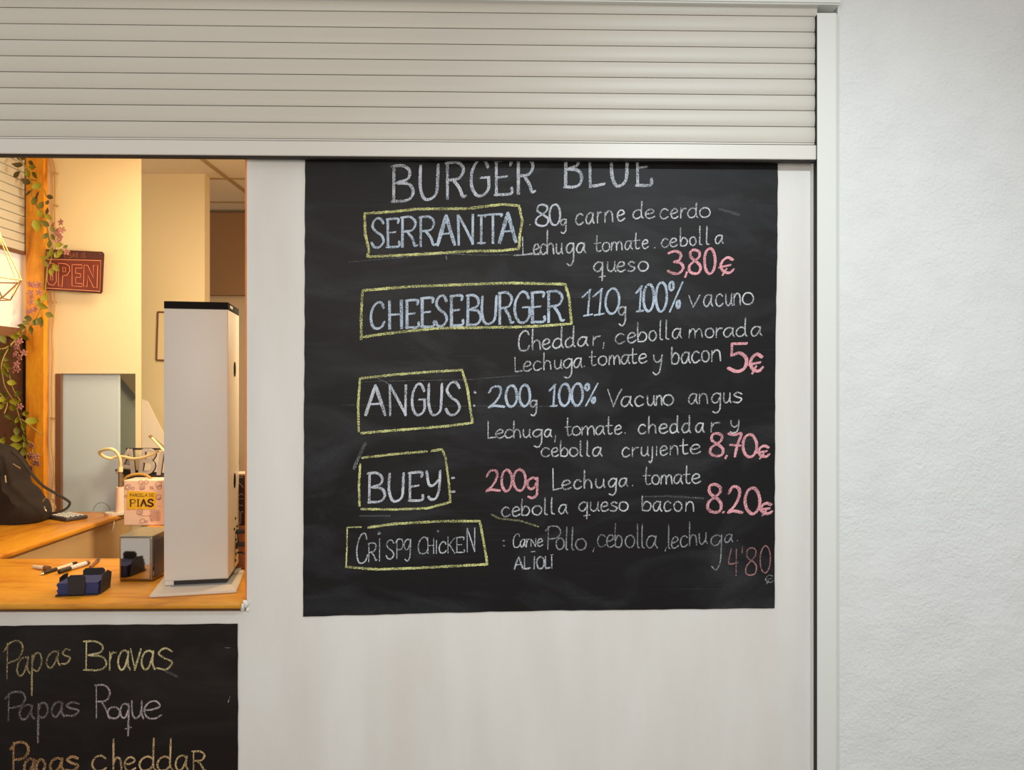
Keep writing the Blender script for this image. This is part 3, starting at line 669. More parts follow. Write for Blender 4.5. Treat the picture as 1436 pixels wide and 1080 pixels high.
# papas board
T1 = (214, 200, 150); T2 = (186, 172, 176); T3 = (224, 190, 140)
def w2(*a, **k): return word(9, *a, parent=board2, **k)
w2('Papas', [28, 132, 98, 168, 180, 242, 268, 342, 355, 405], (385, 285), 75, 0, 130, w=10, col=(186, 166, 124), tops=[165, 255, 228, 222, 205], dens=.46)
w2('Bravas', [482, 612, 628, 668, 680, 745, 752, 812, 815, 888, 902, 995], (328, 325), 90, w=11, col=T1, tops=[162, 222, 215, 205, 215, 202], dens=.52)
w2('Papas', [35, 145, 112, 192, 215, 277, 298, 365, 372, 458], (620, 588), 80, 0, 140, w=12, col=(150, 138, 142), tops=[455, 528, 515, 510, 512], dens=.42)
w2('Roque', [545, 642, 620, 690, 692, 745, 757, 822, 828, 930], (605, 606), 80, 0, 100, w=10, col=T2, tops=[415, 540, 520, 505, 505], dens=.52)
w2('Papas', [65, 165, 140, 200, 205, 262, 288, 365, 378, 452], (925, 905), 80, 0, 120, w=15, col=(190, 146, 104), tops=[745, 838, 842, 835, 825], dens=.5)
w2('cheddaR', [530, 612, 650, 702, 715, 780, 802, 895, 905, 992, 1010, 1080, 1105, 1185], (908, 905), 85, 105, w=11, col=T3, tops=[820, 830, 828, 825, 825, 820, 795], dens=.5)
line(9, [(1295, 198), (1325, 200)], w=5, col=SMG, dens=.4, name='chalk_smear', parent=board2)
line(9, [(1325, 480), (1312, 515)], w=6, col=SMG, dens=.36, name='chalk_smear', parent=board2)
line(9, [(950, 330), (1020, 365)], w=16, col=SMG, dens=.18, name='chalk_smear', parent=board2)

# ================================================================== COUNTERS
ZC = 1.03
bm = B(); yk = PZ(100, 783, ZC).y
bx(bm, xl+.002, XR-.001, -.028, yk, ZC-.017, ZC, .006, seg=3)
thing('serving_counter', 'orange varnished wooden counter top along the sill of the serving hatch', 'counter', mesh=link('serving_counter', bm, m_counter, smooth=True))
bm = B()
for (x, y, z, r) in ((XR+.002, -.004, ZC-.010, .009), (XR-.004, -.004, ZC-.022, .006), (XR+.009, -.002, ZC-.008, .0035), (XR+.008, -.001, ZC-.026, .005), (XR-.001, -.018, ZC-.012, .006)):
    bmesh.ops.create_icosphere(bm, subdivisions=2, radius=r, matrix=Matrix.Translation((x, y, z)) @ Matrix.Diagonal((1, .5, 1.3, 1)))
link('caulk_blob', bm, m_caulk, bpy.data.objects['wall_front'], smooth=True)

ex = PZ(100, 745, ZC).x
ex = (PZ(0, 779, ZC).x+PZ(160, 725, ZC).x)/2
ye = PZ(120, 717.5, ZC).y
bm = B(); bx(bm, xl+.001, ex, .50, min(ye, yF-.006), ZC-.02, ZC, .006, seg=3)
sidec = thing('side_counter', 'orange wooden side counter with tan front carrying the dark bag', 'counter')
link('counter_top', bm, m_counter2, sidec, smooth=True)
bm = B(); bx(bm, xl+.02, ex-.015, .50, yF-.02, 0, ZC-.02); link('front_panel', bm, m_tan, sidec)
# cabinet with a wooden top behind the napkin box
a = PZ(186, 750, 1.03); cbx0 = PZ(188, 745, ZC).x
yc0 = a.y; yc1 = 1.48
bm = B(); bx(bm, cbx0, -.62, yc0, yc1, ZC-.02, ZC, .004)
cab = thing('back_cabinet', 'wooden topped cabinet carrying the patterned carton behind the white tower', 'cabinet')
link('cabinet_top', bm, m_counter, cab, smooth=True)
bm = B(); bx(bm, cbx0+.01, -.63, yc0+.01, yc1-.005, 0, ZC-.02); link('cabinet_body', bm, m_cream, cab)
# pale post under the lamp
p0, p1 = PY(181, 740, 1.17), PY(195.5, 740, 1.17)
bm = B(); bx(bm, p0.x, p1.x, 1.19, 1.21, ZC, PY(190, 721, 1.19).z, .003)
thing('cream_panel', 'small cream upright panel between the lamp base and patterned carton', 'panel', mesh=link('cream_panel', bm, m_neck))

# ================================================================== WOODEN COLUMN, LEFT SHUTTER, CABLE
yCo = 1.468
c0, c1 = PY(35.5, 400, yCo), PY(62, 400, yCo)
bm = B(); bx(bm, c0.x, c1.x, yCo, yF-.001, ZC, HZ-.001, .004)
thing('wooden_column', 'orange stained wooden column behind the climbing garland', 'column', mesh=link('wooden_column', bm, m_column))
ls = thing('side_shutter', 'beige slatted roller shutter above the side window left of the column', 'shutter')
pitch = .040; z = zSh
bm = B(); bx(bm, xl-.030, xl-.004, .46, yCo+.02, z-.012, z, .002); link('bottom_bar', bm, m_framebrown, ls)
k = 0
while z < HZ-.02:
    bm = B(); bx(bm, xl-.028, xl-.008, .46, yCo+.02, z+.001, min(z+pitch-.001, HZ-.001), .004); link('slat', bm, m_slat, ls); z += pitch
bm = B(); tube(bm, [PY(x, y, yF-.012) for x, y in ((73, 222), (77.5, 245), (77, 300), (78, 352), (76, 405), (76.5, 430), (73, 470), (74, 500), (72.5, 540), (73, 580), (72, 620), (76, 660), (71, 700), (70, 716))], .0038, 8)
cab_ = thing('wall_cable', 'thin tan cable running down the cream wall beside the wooden column', 'cable', mesh=link('wall_cable', bm, m_cable, smooth=True))
for (x, y) in ((77.5, 243), (78, 288), (75, 424), (72.8, 586)):
    bm = B(); p = PY(x, y, yF-.012); bx(bm, p.x-.009, p.x+.009, p.y-.006, p.y+.012, p.z-.003, p.z+.003, .001); link('cable_clip', bm, m_cable, cab_)
# small thin frame on the back wall and white board / pale slab
fr = thing('thin_picture_frame', 'thin orange-brown rectangular frame on the cream wall beside the tower', 'frame')
f = [PY(221.5, 437.5, yB-.008), PY(260, 439, yB-.008), PY(258, 506, yB-.008), PY(219.5, 505, yB-.008)]
for i in range(4):
    bm = B(); tube(bm, [f[i], f[(i+1) % 4]], .0045, 6, smooth=False); link('frame_bar', bm, m_framebrown, fr)
bm = B(); prism(bm, [p+Vector((0, .003, 0)) for p in f], Vector((0, .003, 0))); link('frame_sheet', bm, m_cream, fr)
bm = B(); prism(bm, [PY(199, 700, 1.95), PY(199, 560, 1.95), PY(206, 563, 1.95), PY(228, 606, 1.95), PY(245, 640, 1.95), PY(245, 700, 1.95)], Vector((0, .012, 0)))  # flat pale pink slab with a slanted top edge
thing('pale_slab', 'pale pink slanted flat shape behind the lettering sign', 'board', mesh=link('pale_slab', bm, m_palepink))
# white board standing in the side opening
bm = B(); bx(bm, PY(84, 600, 1.52).x, PY(167, 600, 1.52).x, 1.52, 1.535, 0, hz1+.05, .002)
thing('white_sliding_panel', 'tall greyish white panel standing in the opening left of the lamp', 'panel', mesh=link('white_sliding_panel', bm, m_doorgrey))

# ================================================================== OPEN SIGN
ys = 1.452
sg = thing('open_sign', 'small dark red tin sign with outlined OPEN lettering partly behind leaves', 'sign')
def SP(x, y, d=0): return PY(x, y, ys+d)
cor = [(64, 349.5), (143.5, 353), (146, 356), (143.6, 409.5), (141, 412), (63, 406.5)]
bm = B(); prism(bm, [SP(*c) for c in cor], Vector((0, .003, 0))); link('sign_plate', bm, m_signd, sg)
bm = B(); prism(bm, [SP(66, 364, -.001), SP(141, 366, -.001), SP(139.5, 407.5, -.001), SP(66, 403, -.001)], Vector((0, .0008, 0))); sf = link('sign_field', bm, m_sign, sg)
bm = B(); strip(bm, [SP(66, 363.5, -.0025), SP(141.5, 365.5, -.0025), SP(140, 408.5, -.0025), SP(65, 404, -.0025)], .003, NRM, smooth=False, taper=False)
link('sign_border', bm, m_signl, sg)
def outl(poly, closed=True):
    bm = B(); P = [SP(x, y, -.003) for x, y in poly]
    if closed: P.append(P[0])
    strip(bm, P, .0027, NRM, smooth=False); link('sign_letter', bm, m_signl, sf)
outl([(67, 372), (71, 369), (76, 370), (79, 375), (79, 395), (75, 400), (69, 399), (66, 394)])
outl([(71, 376), (74, 376), (74, 393), (71, 393)])
outl([(82, 369), (92, 370), (97, 373), (98, 380), (94, 386), (88, 387), (87, 402), (82, 401)])
outl([(88, 375), (92, 376), (92, 381), (88, 381)])
outl([(101, 371), (115, 371.5), (115, 376), (106, 376), (106, 383), (113, 384), (113, 389), (106, 389), (106, 397), (115, 398), (115, 402), (101, 401)])
outl([(118, 372), (123, 372), (131, 390), (131, 372), (137, 372), (136, 404), (131, 403), (123, 386), (122, 402), (117, 402)])
def small_text(txt, x, y, h, wd, font, mat, parent, depth=None, place=None, bold=0, name='sign_text'):
    bm = B()
    for ch in txt:
        if ch == ' ': x += wd*.6; continue
        ww = wd*(.4 if ch == 'I' else .82)
        for st in G[ch]:
            if font == 'plain' and ch == 'I' and len(st) == 2 and st[0][1] == st[1][1]: continue
            P = [place(x+u*ww, y-v*h) for u, v in st]
            vert = abs(st[0][1]-st[-1][1]) > .6
            strip(bm, P, depth*(1+bold*(1 if vert else 0)), NRM, cnt[0] % 7*.00003, sub=4); cnt[0] += 1
        x += ww+wd*.2
    o = link(name, bm, mat, parent); return o
small_text('BAR IS', 96.5, 361.3, 6.4, 4.6, 'plain', m_signt, sg, .0022, lambda x, y: SP(x, y, -.003))
small_text('E', 90, 361, 6.4, 4.6, 'plain', m_signt, sg, .0022, lambda x, y: SP(x, y, -.003))
for (x, y) in ((141, 357), (139.5, 409.5)):
    bm = B(); p = SP(x, y, -.002); cyl(bm, (p.x, p.y, p.z), .0018, .002, 8); link('rivet', bm, m_steel, sg)
bm = B(); tube(bm, [SP(68, 350, .002), PY(67, 330, yCo+.02), PY(66, 318, yF-.01)], .0012, 6); link('hang_wire', bm, m_steel, sg)

# ================================================================== GARLAND
iv = thing('flower_garland', 'artificial green garland with pink blossoms twining down the wooden column', 'garland')
yv = 1.425
def yvp(px): return min(yv, 2.145*1080/(704-px)-2.052-.01)
stems = [[(20, 216), (32, 228), (42, 250), (52, 254), (62, 266), (66, 276), (74, 275)], [(42, 250), (46, 262), (44, 272), (52, 290), (60, 300), (66, 318), (70, 345), (72, 362), (66, 376)],
         [(66, 376), (64, 400), (62, 420), (54, 440), (46, 455), (34, 462), (20, 478), (8, 488), (-8, 490)], [(20, 478), (8, 495), (2, 512), (4, 530), (8, 545), (20, 565), (28, 588), (34, 610), (33, 630), (42, 640)],
         [(8, 512), (14, 530), (18, 545), (28, 562)], [(0, 552), (10, 565), (6, 580)], [(30, 588), (46, 600), (58, 610)], [(34, 618), (44, 622), (46, 640), (48, 655)]]
for s in stems:
    bm = B(); tube(bm, [PY(x, y, yvp(x)+random.uniform(-.01, .005)) for x, y in s], .0026, 6, sub=5); link('stem', bm, m_stem, iv, smooth=True)
# shared leaf and blossom meshes
def leaf_mesh(mat, k):
    bm = B(); n = 5; L = []
    for i in range(n+1):
        t = i/n; ww = .34*math.sin(PI*t**.85)*(1-.15*t); c = .10*math.sin(PI*t)
        L.append((bm.verts.new((t-.5, -.0+c*.3, ww)), bm.verts.new((t-.5, .05+c, 0)), bm.verts.new((t-.5, c*.3, -ww))))
    for a, b in zip(L, L[1:]):
        for j in (0, 1):
            try: bm.faces.new((a[j], a[j+1], b[j+1], b[j]))
            except Exception: pass
    bmesh.ops.remove_doubles(bm, verts=bm.verts, dist=1e-4)
    me = bpy.data.meshes.new('leaf'); bm.to_mesh(me); bm.free(); me.materials.append(mat)
    for p in me.polygons: p.use_smooth = True
    return me
lm = [leaf_mesh(m, i) for i, m in enumerate(m_leaf)]
bm = B()
for k in range(5):
    a = 2*PI*k/5; c = Vector((math.cos(a)*.32, -.06, math.sin(a)*.32))
    bmesh.ops.create_icosphere(bm, subdivisions=1, radius=.26, matrix=Matrix.Translation(c) @ Matrix.Rotation(-a, 4, 'Y') @ Matrix.Diagonal((1, .35, .7, 1)))
bmesh.ops.create_icosphere(bm, subdivisions=1, radius=.12)
pm = bpy.data.meshes.new('blossom'); bm.to_mesh(pm); bm.free(); pm.materials.append(m_pink)
def place(name, me, x, y, size, ang, tilt=0):
    o = bpy.data.objects.new(name, me); C.objects.link(o); o.parent = iv
    p = PY(x, y, yvp(x)-.014+random.uniform(-.014, .008)); o.location = p
    s = size*3.38/1080*1.0; o.scale = (s, s, s)
    o.rotation_euler = (random.uniform(-.5, .5), math.radians(-ang)+0, random.uniform(-.35, .35)); o['own'] = 1
l1 = [(145, 95, 2, 15, 175), (140, 175, 2, 13, 35), (270, 115, 0, 14, -5), (230, 165, 0, 15, 100), (290, 185, 1, 13, -50), (215, 235, 2, 15, 150), (310, 275, 0, 15, 30), (240, 330, 2, 12, 30), (310, 350, 2, 13, 60),
      (290, 395, 1, 15, 60), (420, 368, 2, 11, -15), (345, 435, 1, 13, 50), (398, 412, 2, 8, 60), (395, 485, 2, 10, 80), (335, 505, 0, 14, 120), (405, 535, 0, 12, -40), (310, 610, 0, 20, -80), (375, 590, 1, 14, 150), (440, 640, 1, 10, -60),
      (380, 695, 1, 11, 60), (445, 705, 1, 12, -60), (415, 760, 1, 12, 80), (495, 770, 0, 12, 10), (550, 785, 1, 8, 30), (430, 830, 0, 14, 70), (485, 850, 0, 13, 50), (370, 880, 0, 14, 170), (380, 930, 0, 12, 150), (470, 965, 0, 14, -40), (430, 1000, 0, 12, -80), (180, 40, 2, 12, 10), (260, 80, 2, 10, -30), (505, 830, 0, 11, 60), (400, 850, 0, 11, 110)]
for x, y, c, s, a in l1: place('leaf', lm[c], x/6, 215+y/6, s, a)
l2 = [(320, 260, 0, 12, 80), (375, 220, 0, 13, 80), (360, 300, 0, 15, -20), (415, 370, 1, 13, -25), (235, 400, 1, 15, 170), (215, 435, 1, 11, 150), (180, 468, 1, 13, 160), (330, 420, 1, 14, 60), (300, 430, 1, 13, 30), (260, 500, 1, 13, -80), (350, 440, 1, 13, 70),
      (125, 550, 0, 14, 5), (215, 565, 0, 15, -10), (165, 530, 0, 12, 60), (25, 575, 1, 14, -60), (75, 655, 1, 14, 80), (10, 690, 1, 12, 90), (50, 745, 1, 9, 0), (55, 800, 0, 14, -40), (30, 840, 0, 12, 80), (100, 940, 0, 13, -10), (150, 1030, 1, 15, 10), (35, 1040, 1, 13, 0), (60, 870, 1, 10, -60)]
for x, y, c, s, a in l2: place('leaf', lm[c], x/6, 380+y/6, s, a)
l3 = [(15, 120, 0, 12, 0), (125, 140, 0, 15, 0), (45, 130, 0, 12, 40), (110, 190, 0, 15, 0), (10, 180, 0, 11, 30), (215, 240, 0, 12, 10), (75, 265, 1, 14, 170), (145, 290, 0, 12, 60), (270, 300, 0, 19, -5), (100, 325, 1, 12, 60), (195, 350, 0, 15, -80),
      (140, 390, 1, 14, -80), (140, 450, 0, 17, 0), (20, 470, 0, 13, 60), (130, 520, 0, 19, 10), (200, 560, 1, 14, 80), (210, 500, 1, 14, 70), (205, 440, 1, 12, -80)]
for x, y, c, s, a in l3: place('leaf', lm[c], x/6, 540+y/6, s, a)
for ox, oy, L in ((0, 215, [(515, 580), (450, 605), (525, 645), (480, 680), (510, 700), (490, 740), (560, 830), (470, 650)]),
                  (0, 380, [(255, 110), (330, 115), (290, 120), (255, 185), (330, 180), (265, 225), (260, 265), (265, 335), (300, 320), (250, 340), (145, 610), (150, 650), (200, 690), (130, 700), (165, 730), (140, 785), (110, 835), (150, 830), (165, 590), (135, 640)]),
                  (0, 540, [(170, 180), (270, 510), (260, 590), (310, 600), (290, 650), (320, 660), (265, 700), (255, 605)])):
    for x, y in L: place('blossom', pm, ox+x/6, oy+y/6, 9.5, random.uniform(0, 180))

# ================================================================== PENDANT
pd = thing('geometric_pendant', 'gold wire geometric pendant lamp at the left edge of the hatch', 'lamp')
yp = .75
c = PY(-14, 392, yp); rr = PY(27, 392, yp).x-c.x
top = PY(-14, 300, yp); bot = PY(-14, 419, yp)
ring = [Vector((c.x+rr*math.cos(2*PI*k/6+.15), c.y+rr*math.sin(2*PI*k/6+.15), c.z)) for k in range(6)]
rb = [Vector((c.x+rr*.6*math.cos(2*PI*k/6+.15+PI/6), c.y+rr*.6*math.sin(2*PI*k/6+.15+PI/6), bot.z)) for k in range(6)]
for k in range(6):
    for seg_ in ((ring[k], ring[(k+1) % 6]), (ring[k], top), (rb[k], rb[(k+1) % 6]), (ring[k], rb[k]), (ring[(k+1) % 6], rb[k])):
        bm = B(); tube(bm, list(seg_), .0022, 6, smooth=False); link('frame_rod', bm, m_gold, pd)
bm = B(); cyl(bm, (top.x, top.y, top.z-.01), .018, .05, 14); link('lamp_holder', bm, m_gold, pd)
bm = B(); cyl(bm, (top.x, top.y, top.z+.03), .003, HZ-top.z-.03, 8); link('cord', bm, m_dark, pd)
bm = B(); bmesh.ops.create_uvsphere(bm, u_segments=16, v_segments=10, radius=.032, matrix=Matrix.Translation((top.x, top.y, top.z-.075)) @ Matrix.Diagonal((1, 1, 1.25, 1)))
link('bulb', bm, M('bulb_glass', (255, 240, 210), .3, emit=(255, 226, 170), estr=3), pd, smooth=True)

# ================================================================== BAG
bg = thing('shoulder_bag', 'dark brown cloth bag with strap slumped on the side counter', 'bag')
yg = 1.10
outline = [(-4, 617), (6, 621), (20, 629), (31, 643), (34, 662), (38, 674), (50, 683), (58, 697), (66, 704), (72, 716), (70, 727), (58, 732), (34, 733.5), (10, 734), (-6, 734)]
bm = B()
def P3(x, y, yy):
    p = PY(x, y, yy); p.x = max(p.x, xl+.012); p.z = max(p.z, ZC+.001); return p
cxp, cyp = 22, 700
layers = [(0.00, .62), (.018, .86), (.045, .98), (.09, 1.0), (.14, .97), (.18, .84), (.20, .6)]
oc = catmull([Vector((x, y)) for x, y in outline], 3)
rings = []
for dy, sc_ in layers:
    r = []
    for i, p in enumerate(oc):
        x = cxp+(p.x-cxp)*sc_; y = cyp+(p.y-cyp)*sc_
        if p.y > 726: y = p.y
        # same physical size on each layer: measured on one plane and moved back
        q = P3(x, y, yg+.13); q.y = yg+dy
        q += Vector((0, 1, 0))*noise.noise(q*14)*.010 + Vector((1, 0, 1))*noise.noise(q*22)*.004
        q.x = max(q.x, xl+.012); q.z = max(q.z, ZC+.001); r.append(bm.verts.new(q))
    rings.append(r)
n = len(oc)
for a, b in zip(rings, rings[1:]):
    for i in range(n): bm.faces.new((a[i], a[(i+1) % n], b[(i+1) % n], b[i]))
bm.faces.new(rings[0][::-1]); bm.faces.new(rings[-1])
bmesh.ops.recalc_face_normals(bm, faces=bm.faces)
bgb = link('bag_body', bm, m_bag, bg, smooth=True)
bm = B(); tube(bm, [PY(x, y, yy) for x, y, yy in ((17, 633, 1.12), (30, 645, 1.10), (45, 665, 1.10), (60, 681, 1.10), (78, 692, 1.11), (92, 700, 1.12), (98, 706, 1.13), (92, 714, 1.12), (78, 719, 1.10), (70, 720, 1.10))], .0075, 8, flat=.6); link('strap', bm, m_strap, bg, smooth=True)
for (x, y) in ((18, 651), (7, 667)):
    bm = B(); tube(bm, [PY(x, y, yg-.012), PY(x+10 if x > 10 else x+1, y+6 if x > 10 else y+10, yg-.014)], .0036, 6, smooth=False); link('zip_pull', bm, m_steel, bgb)
for pts in (((60, 703), (64, 698), (76, 701), (74, 705)), ((62, 710), (63, 714), (65, 717)), ((77, 708), (78, 712), (76, 716))):
    bm = B(); tube(bm, [PY(x, y, 1.06) for x, y in pts], .0028, 6, smooth=False); link('buckle_ring', bm, m_steel, bgb)

# ================================================================== CALCULATOR
cal = thing('calculator', 'grey desk calculator with pale keys on the side counter beside the bag', 'calculator')
A = PZ(62, 724.5, ZC+.012); Bq = PZ(122, 727, ZC+.012); Cq = PZ(79, 719.5, ZC+.012); Dn = PZ(74, 733, ZC+.006)
u = (Bq-Dn); u.z = 0; Lc = .165; u.normalize(); o0 = PZ(57.5, 726, ZC)
ang = math.radians(-33)
def cb(nm, a0, a1, b0, b1, z0, z1, mat, bev=.001):
    bm = B(); bx(bm, a0, a1, b0, b1, z0, z1, bev); 
    bmesh.ops.rotate(bm, verts=bm.verts, cent=(0, 0, 0), matrix=Matrix.Rotation(ang, 3, 'Z')); bmesh.ops.translate(bm, verts=bm.verts, vec=(o0.x, o0.y, ZC))
    return link(nm, bm, mat, cal)
cb('calculator_body', 0, .20, 0, .092, .001, .016, m_calc, .004)
cb('display', .008, .058, .010, .082, .0155, .020, m_screen)
for i in range(6):
    for j in range(4): cb('key', .066+i*.0215, .082+i*.0215, .009+j*.020, .022+j*.020, .0155, .0195, m_key, .0015)

# ================================================================== LAMP
lp = thing('gooseneck_lamp', 'cream gooseneck clip lamp with looping flexible neck beside the patterned carton', 'lamp')
yl = 1.30
def LP_(x, y, d=0): return PY(x, y, yl+d)
b0 = PZ(164, 720.5, ZC)
yl = 1.36
zb_ = ZC
bm = B(); c_ = PZ(163, 720.5, ZC+.006); c_.y = 1.37; c_ = PY(163, 719, 1.37)
cyl(bm, (c_.x, 1.37, ZC), .045, .010, 24); link('base_plate', bm, m_white, lp, smooth=True)
cc = PY(169, 700, 1.37)
zt_ = PY(169, 683, 1.37).z
bm = B(); cyl(bm, (cc.x, 1.37, ZC+.010), .0195, zt_-ZC-.010, 20, .018); link('body', bm, m_box, lp, smooth=True)
z2 = PY(169, 661, 1.37).z; bm = B(); cyl(bm, (cc.x, 1.37, zt_), .0095, z2-zt_, 14); link('pole', bm, m_pole, lp, smooth=True)
z3 = PY(169, 654, 1.37).z; bm = B(); cyl(bm, (cc.x, 1.37, z2-.002), .0105, z3-z2, 14); link('neck_collar', bm, m_neck, lp, smooth=True)
bm = B(); tube(bm, [PY(x, y, 1.37+d) for x, y, d in ((169, 657, 0), (168.5, 645, -.01), (164, 635, -.02), (157, 630, -.03), (147, 630.5, -.02), (139.5, 634.5, 0), (146, 640.5, .02), (156, 643, .03), (164, 640.5, .03), (175, 641, .02), (187, 643.5, .0), (200, 642, -.02), (213, 637, -.03), (222, 632.5, -.03))], .0068, 10)
link('flexible_neck', bm, m_neck, lp, smooth=True)
bm = B(); a_, b_ = PY(210, 611, 1.33), PY(236, 634, 1.33); tube(bm, [a_, b_], .010, 12, smooth=False, flat=.6); lh = link('lamp_head', bm, m_pole, lp)
bm = B(); tube(bm, [PY(213, 614, 1.315), PY(237, 640, 1.315)], .006, 8, smooth=False); link('lamp_diffuser', bm, m_neck, lh)
bm = B(); tube(bm, [PY(158, 721, 1.32), PY(160, 730, 1.31), PY(159, 740, 1.30), PY(156, 748, 1.30)], .0022, 6); link('power_cord', bm, m_white, lp)
bm = B(); tube(bm, [PY(130, 716.5, 1.40), PY(135, 708, 1.40), PY(142, 705, 1.40), PY(150, 708, 1.38), PY(155, 715.5, 1.37)], .001, 6)
thing('thin_black_cable', 'thin black cable arching over the side counter left of the lamp', 'cable', mesh=link('thin_black_cable', bm, m_dark))

# ================================================================== LETTER SIGN
le = thing('letter_sign', 'grey slanted cut-out letters A B I on a dark backing behind the carton', 'sign')
yt = 1.425
def LP2(x, y, d=0): return PY(130+x/12, 600+y/12, yt+d)
def slab(nm, polys, d, th, mat):
    bm = B()
    for pg in polys:
        a = [bm.verts.new(LP2(x, y, d)) for x, y in pg]; b = [bm.verts.new(v.co+Vector((0, th, 0))) for v in a]
        bm.faces.new(a); bm.faces.new(b[::-1])
        for i in range(len(a)): bm.faces.new((a[i], b[i], b[(i+1) % len(a)], a[(i+1) % len(a)]))
    bmesh.ops.recalc_face_normals(bm, faces=bm.faces)
    return link(nm, bm, mat, le)
def sw(p, w):  # polygon band along a polyline in sign pixels
    out = []
    for a, b in zip(p, p[1:]):
        d = Vector((b[0]-a[0], b[1]-a[1])); d.normalize(); nn = Vector((-d.y, d.x))*w/2; d = d*w*.28
        out.append([(a[0]+nn.x-d.x, a[1]+nn.y-d.y), (b[0]+nn.x+d.x, b[1]+nn.y+d.y), (b[0]-nn.x+d.x, b[1]-nn.y+d.y), (a[0]-nn.x-d.x, a[1]-nn.y-d.y)])
    return out
LA = [[(415, 765), (505, 565), (600, 380)], [(622, 375), (648, 565), (668, 765)], [(500, 650), (645, 655)]]
LB = [[(850, 380), (822, 570), (792, 755)], [(870, 378), (960, 380), (1022, 430), (985, 520), (905, 560), (845, 562)], [(905, 562), (985, 590), (1005, 670), (955, 745), (870, 762), (810, 762)]]
LI = [[(1150, 440), (1125, 600), (1100, 780)]]
def band(nm, paths, w_, d, th, mat, dx=0, dy=0):
    bm = B()
    for n_, p in enumerate(paths):
        pts = catmull([LP2(x+dx, y+dy, d+.0004*n_) for x, y in p], 5); L = []
        hw = w_/12/FPX*(yt-CAM.y)/2; m = len(pts)
        for i in range(m):
            t = (pts[min(i+1, m-1)]-pts[max(i-1, 0)]).normalized(); sd = t.cross(NRM).normalized()*hw
            e = pts[i]+(t*(-hw*.6) if i == 0 else (t*hw*.6 if i == m-1 else t*0))
            L.append([bm.verts.new(q) for q in (e+sd, e-sd, e-sd+Vector((0, th, 0)), e+sd+Vector((0, th, 0)))])
        for a, b in zip(L, L[1:]):
            for k in range(4): bm.faces.new((a[k], a[(k+1) % 4], b[(k+1) % 4], b[k]))
        bm.faces.new(L[0][::-1]); bm.faces.new(L[-1])
    bmesh.ops.recalc_face_normals(bm, faces=bm.faces); return link(nm, bm, mat, le)
for nm, Lx in (('letter_a', LA), ('letter_b', LB), ('letter_i', LI)):
    band('letter', Lx, 54, 0, .012, m_letter); band('letter_back', Lx, 66, .0145, .006, m_letterd, 22, -4)
# fix thin rail the letters stand on
slab('sign_rail', [[(375, 705), (415, 690), (1290, 780), (1290, 850), (400, 775)]], .022, .02, m_letterd)
slab('sign_top_rail', [[(560, 340), (1290, 345), (1290, 372), (560, 372)]], .022, .006, m_letterd)
bm = B(); pz_ = LP2(800, 800, .022); bx(bm, LP2(480, 700).x, LP2(1250, 700).x, yt+.02, yt+.045, ZC, pz_.z+.004, .002); link('sign_stand', bm, m_calc, le)

# ================================================================== WINE CARTON
wc = thing('patterned_carton', 'pink handled carton printed with purple doodles and a yellow label', 'box')
yw = PZ(200, 737, ZC).y
w0 = PY(173.5, 700, yw); w1 = PY(231, 700, yw); wz = PY(200, 673.5, yw).z
rt = .03
bm = B(); bx(bm, w0.x, w1.x, yw, yw+.10, ZC, wz, .003, rot=0); link('carton_body', bm, m_box, wc)
def WP(x, y): # zoom6 pixels to carton front
    return PY(150+x/7.18, 600+y/7.18, yw-.0012)
bm = B(); prism(bm, [WP(203, 635), WP(500, 650), WP(490, 820), WP(198, 822)], Vector((0, .0008, 0))); yl_ = link('yellow_label', bm, m_yellow, wc)
small_text('PARCELA DE', 232, 692, 27, 25, 'x', m_ink, yl_, .0015, lambda x, y: WP(x, y)+Vector((0, -.0006, 0)), 0, 'label_text')
small_text('PIAS', 232, 790, 68, 68, 'x', m_ink, yl_, .0026, lambda x, y: WP(x, y)+Vector((0, -.0006, 0)), 1.6, 'label_text')
bm = B()
def doodle(cx, cy, r, n=9, k=2.3, lw=.0014):
    pts = [(cx+r*(1+.22*math.sin(k*a*2))*math.cos(a), cy+r*(1+.22*math.cos(k*a))*math.sin(a)) for a in [2*PI*i/n for i in range(n+1)]]
    strip(bm, [WP(*p) for p in pts], lw, NRM, cnt[0] % 7*.00003, sub=3); cnt[0] += 1
for (x, y, r) in ((210, 600, 30), (205, 600, 17), (355, 600, 26), (355, 605, 13), (262, 612, 14), (340, 548, 22), (395, 548, 20), (520, 570, 30), (530, 600, 22), (520, 700, 26), (525, 715, 12), (450, 605, 14), (186, 690, 12), (330, 850, 30), (330, 855, 14), (355, 940, 24), (395, 945, 12)):
    doodle(x, y, r)
for i in range(6):
    for j in range(5): doodle(440+i*17+(j % 2)*8, 840+j*22, 9, 6, lw=.0008)
strip(bm, [WP(330, 885), WP(420, 888)], .0016, NRM, smooth=False)
strip(bm, [WP(425, 880), WP(445, 920), WP(455, 950)], .0014, NRM); strip(bm, [WP(505, 780), WP(545, 800)], .0014, NRM); strip(bm, [WP(430, 590), WP(480, 630)], .0014, NRM)
link('printed_doodles', bm, m_inkp, wc, kind='stuff')
bm = B(); tube(bm, [PY(x, y, yw+.05) for x, y in ((173, 674), (178, 669), (187, 665.5), (198, 665), (206, 667), (212, 671.5))], .0052, 8); link('rope_handle', bm, m_rope, wc, smooth=True)
bm = B(); wx = w1.x; bx(bm, wx+.004, wx+.03, yw-.02, yw+.04, ZC, PY(228, 668, yw).z, .004)
thing('white_bottle_box', 'narrow white box edge seen between patterned carton and white tower', 'box', mesh=link('white_bottle_box', bm, m_white))

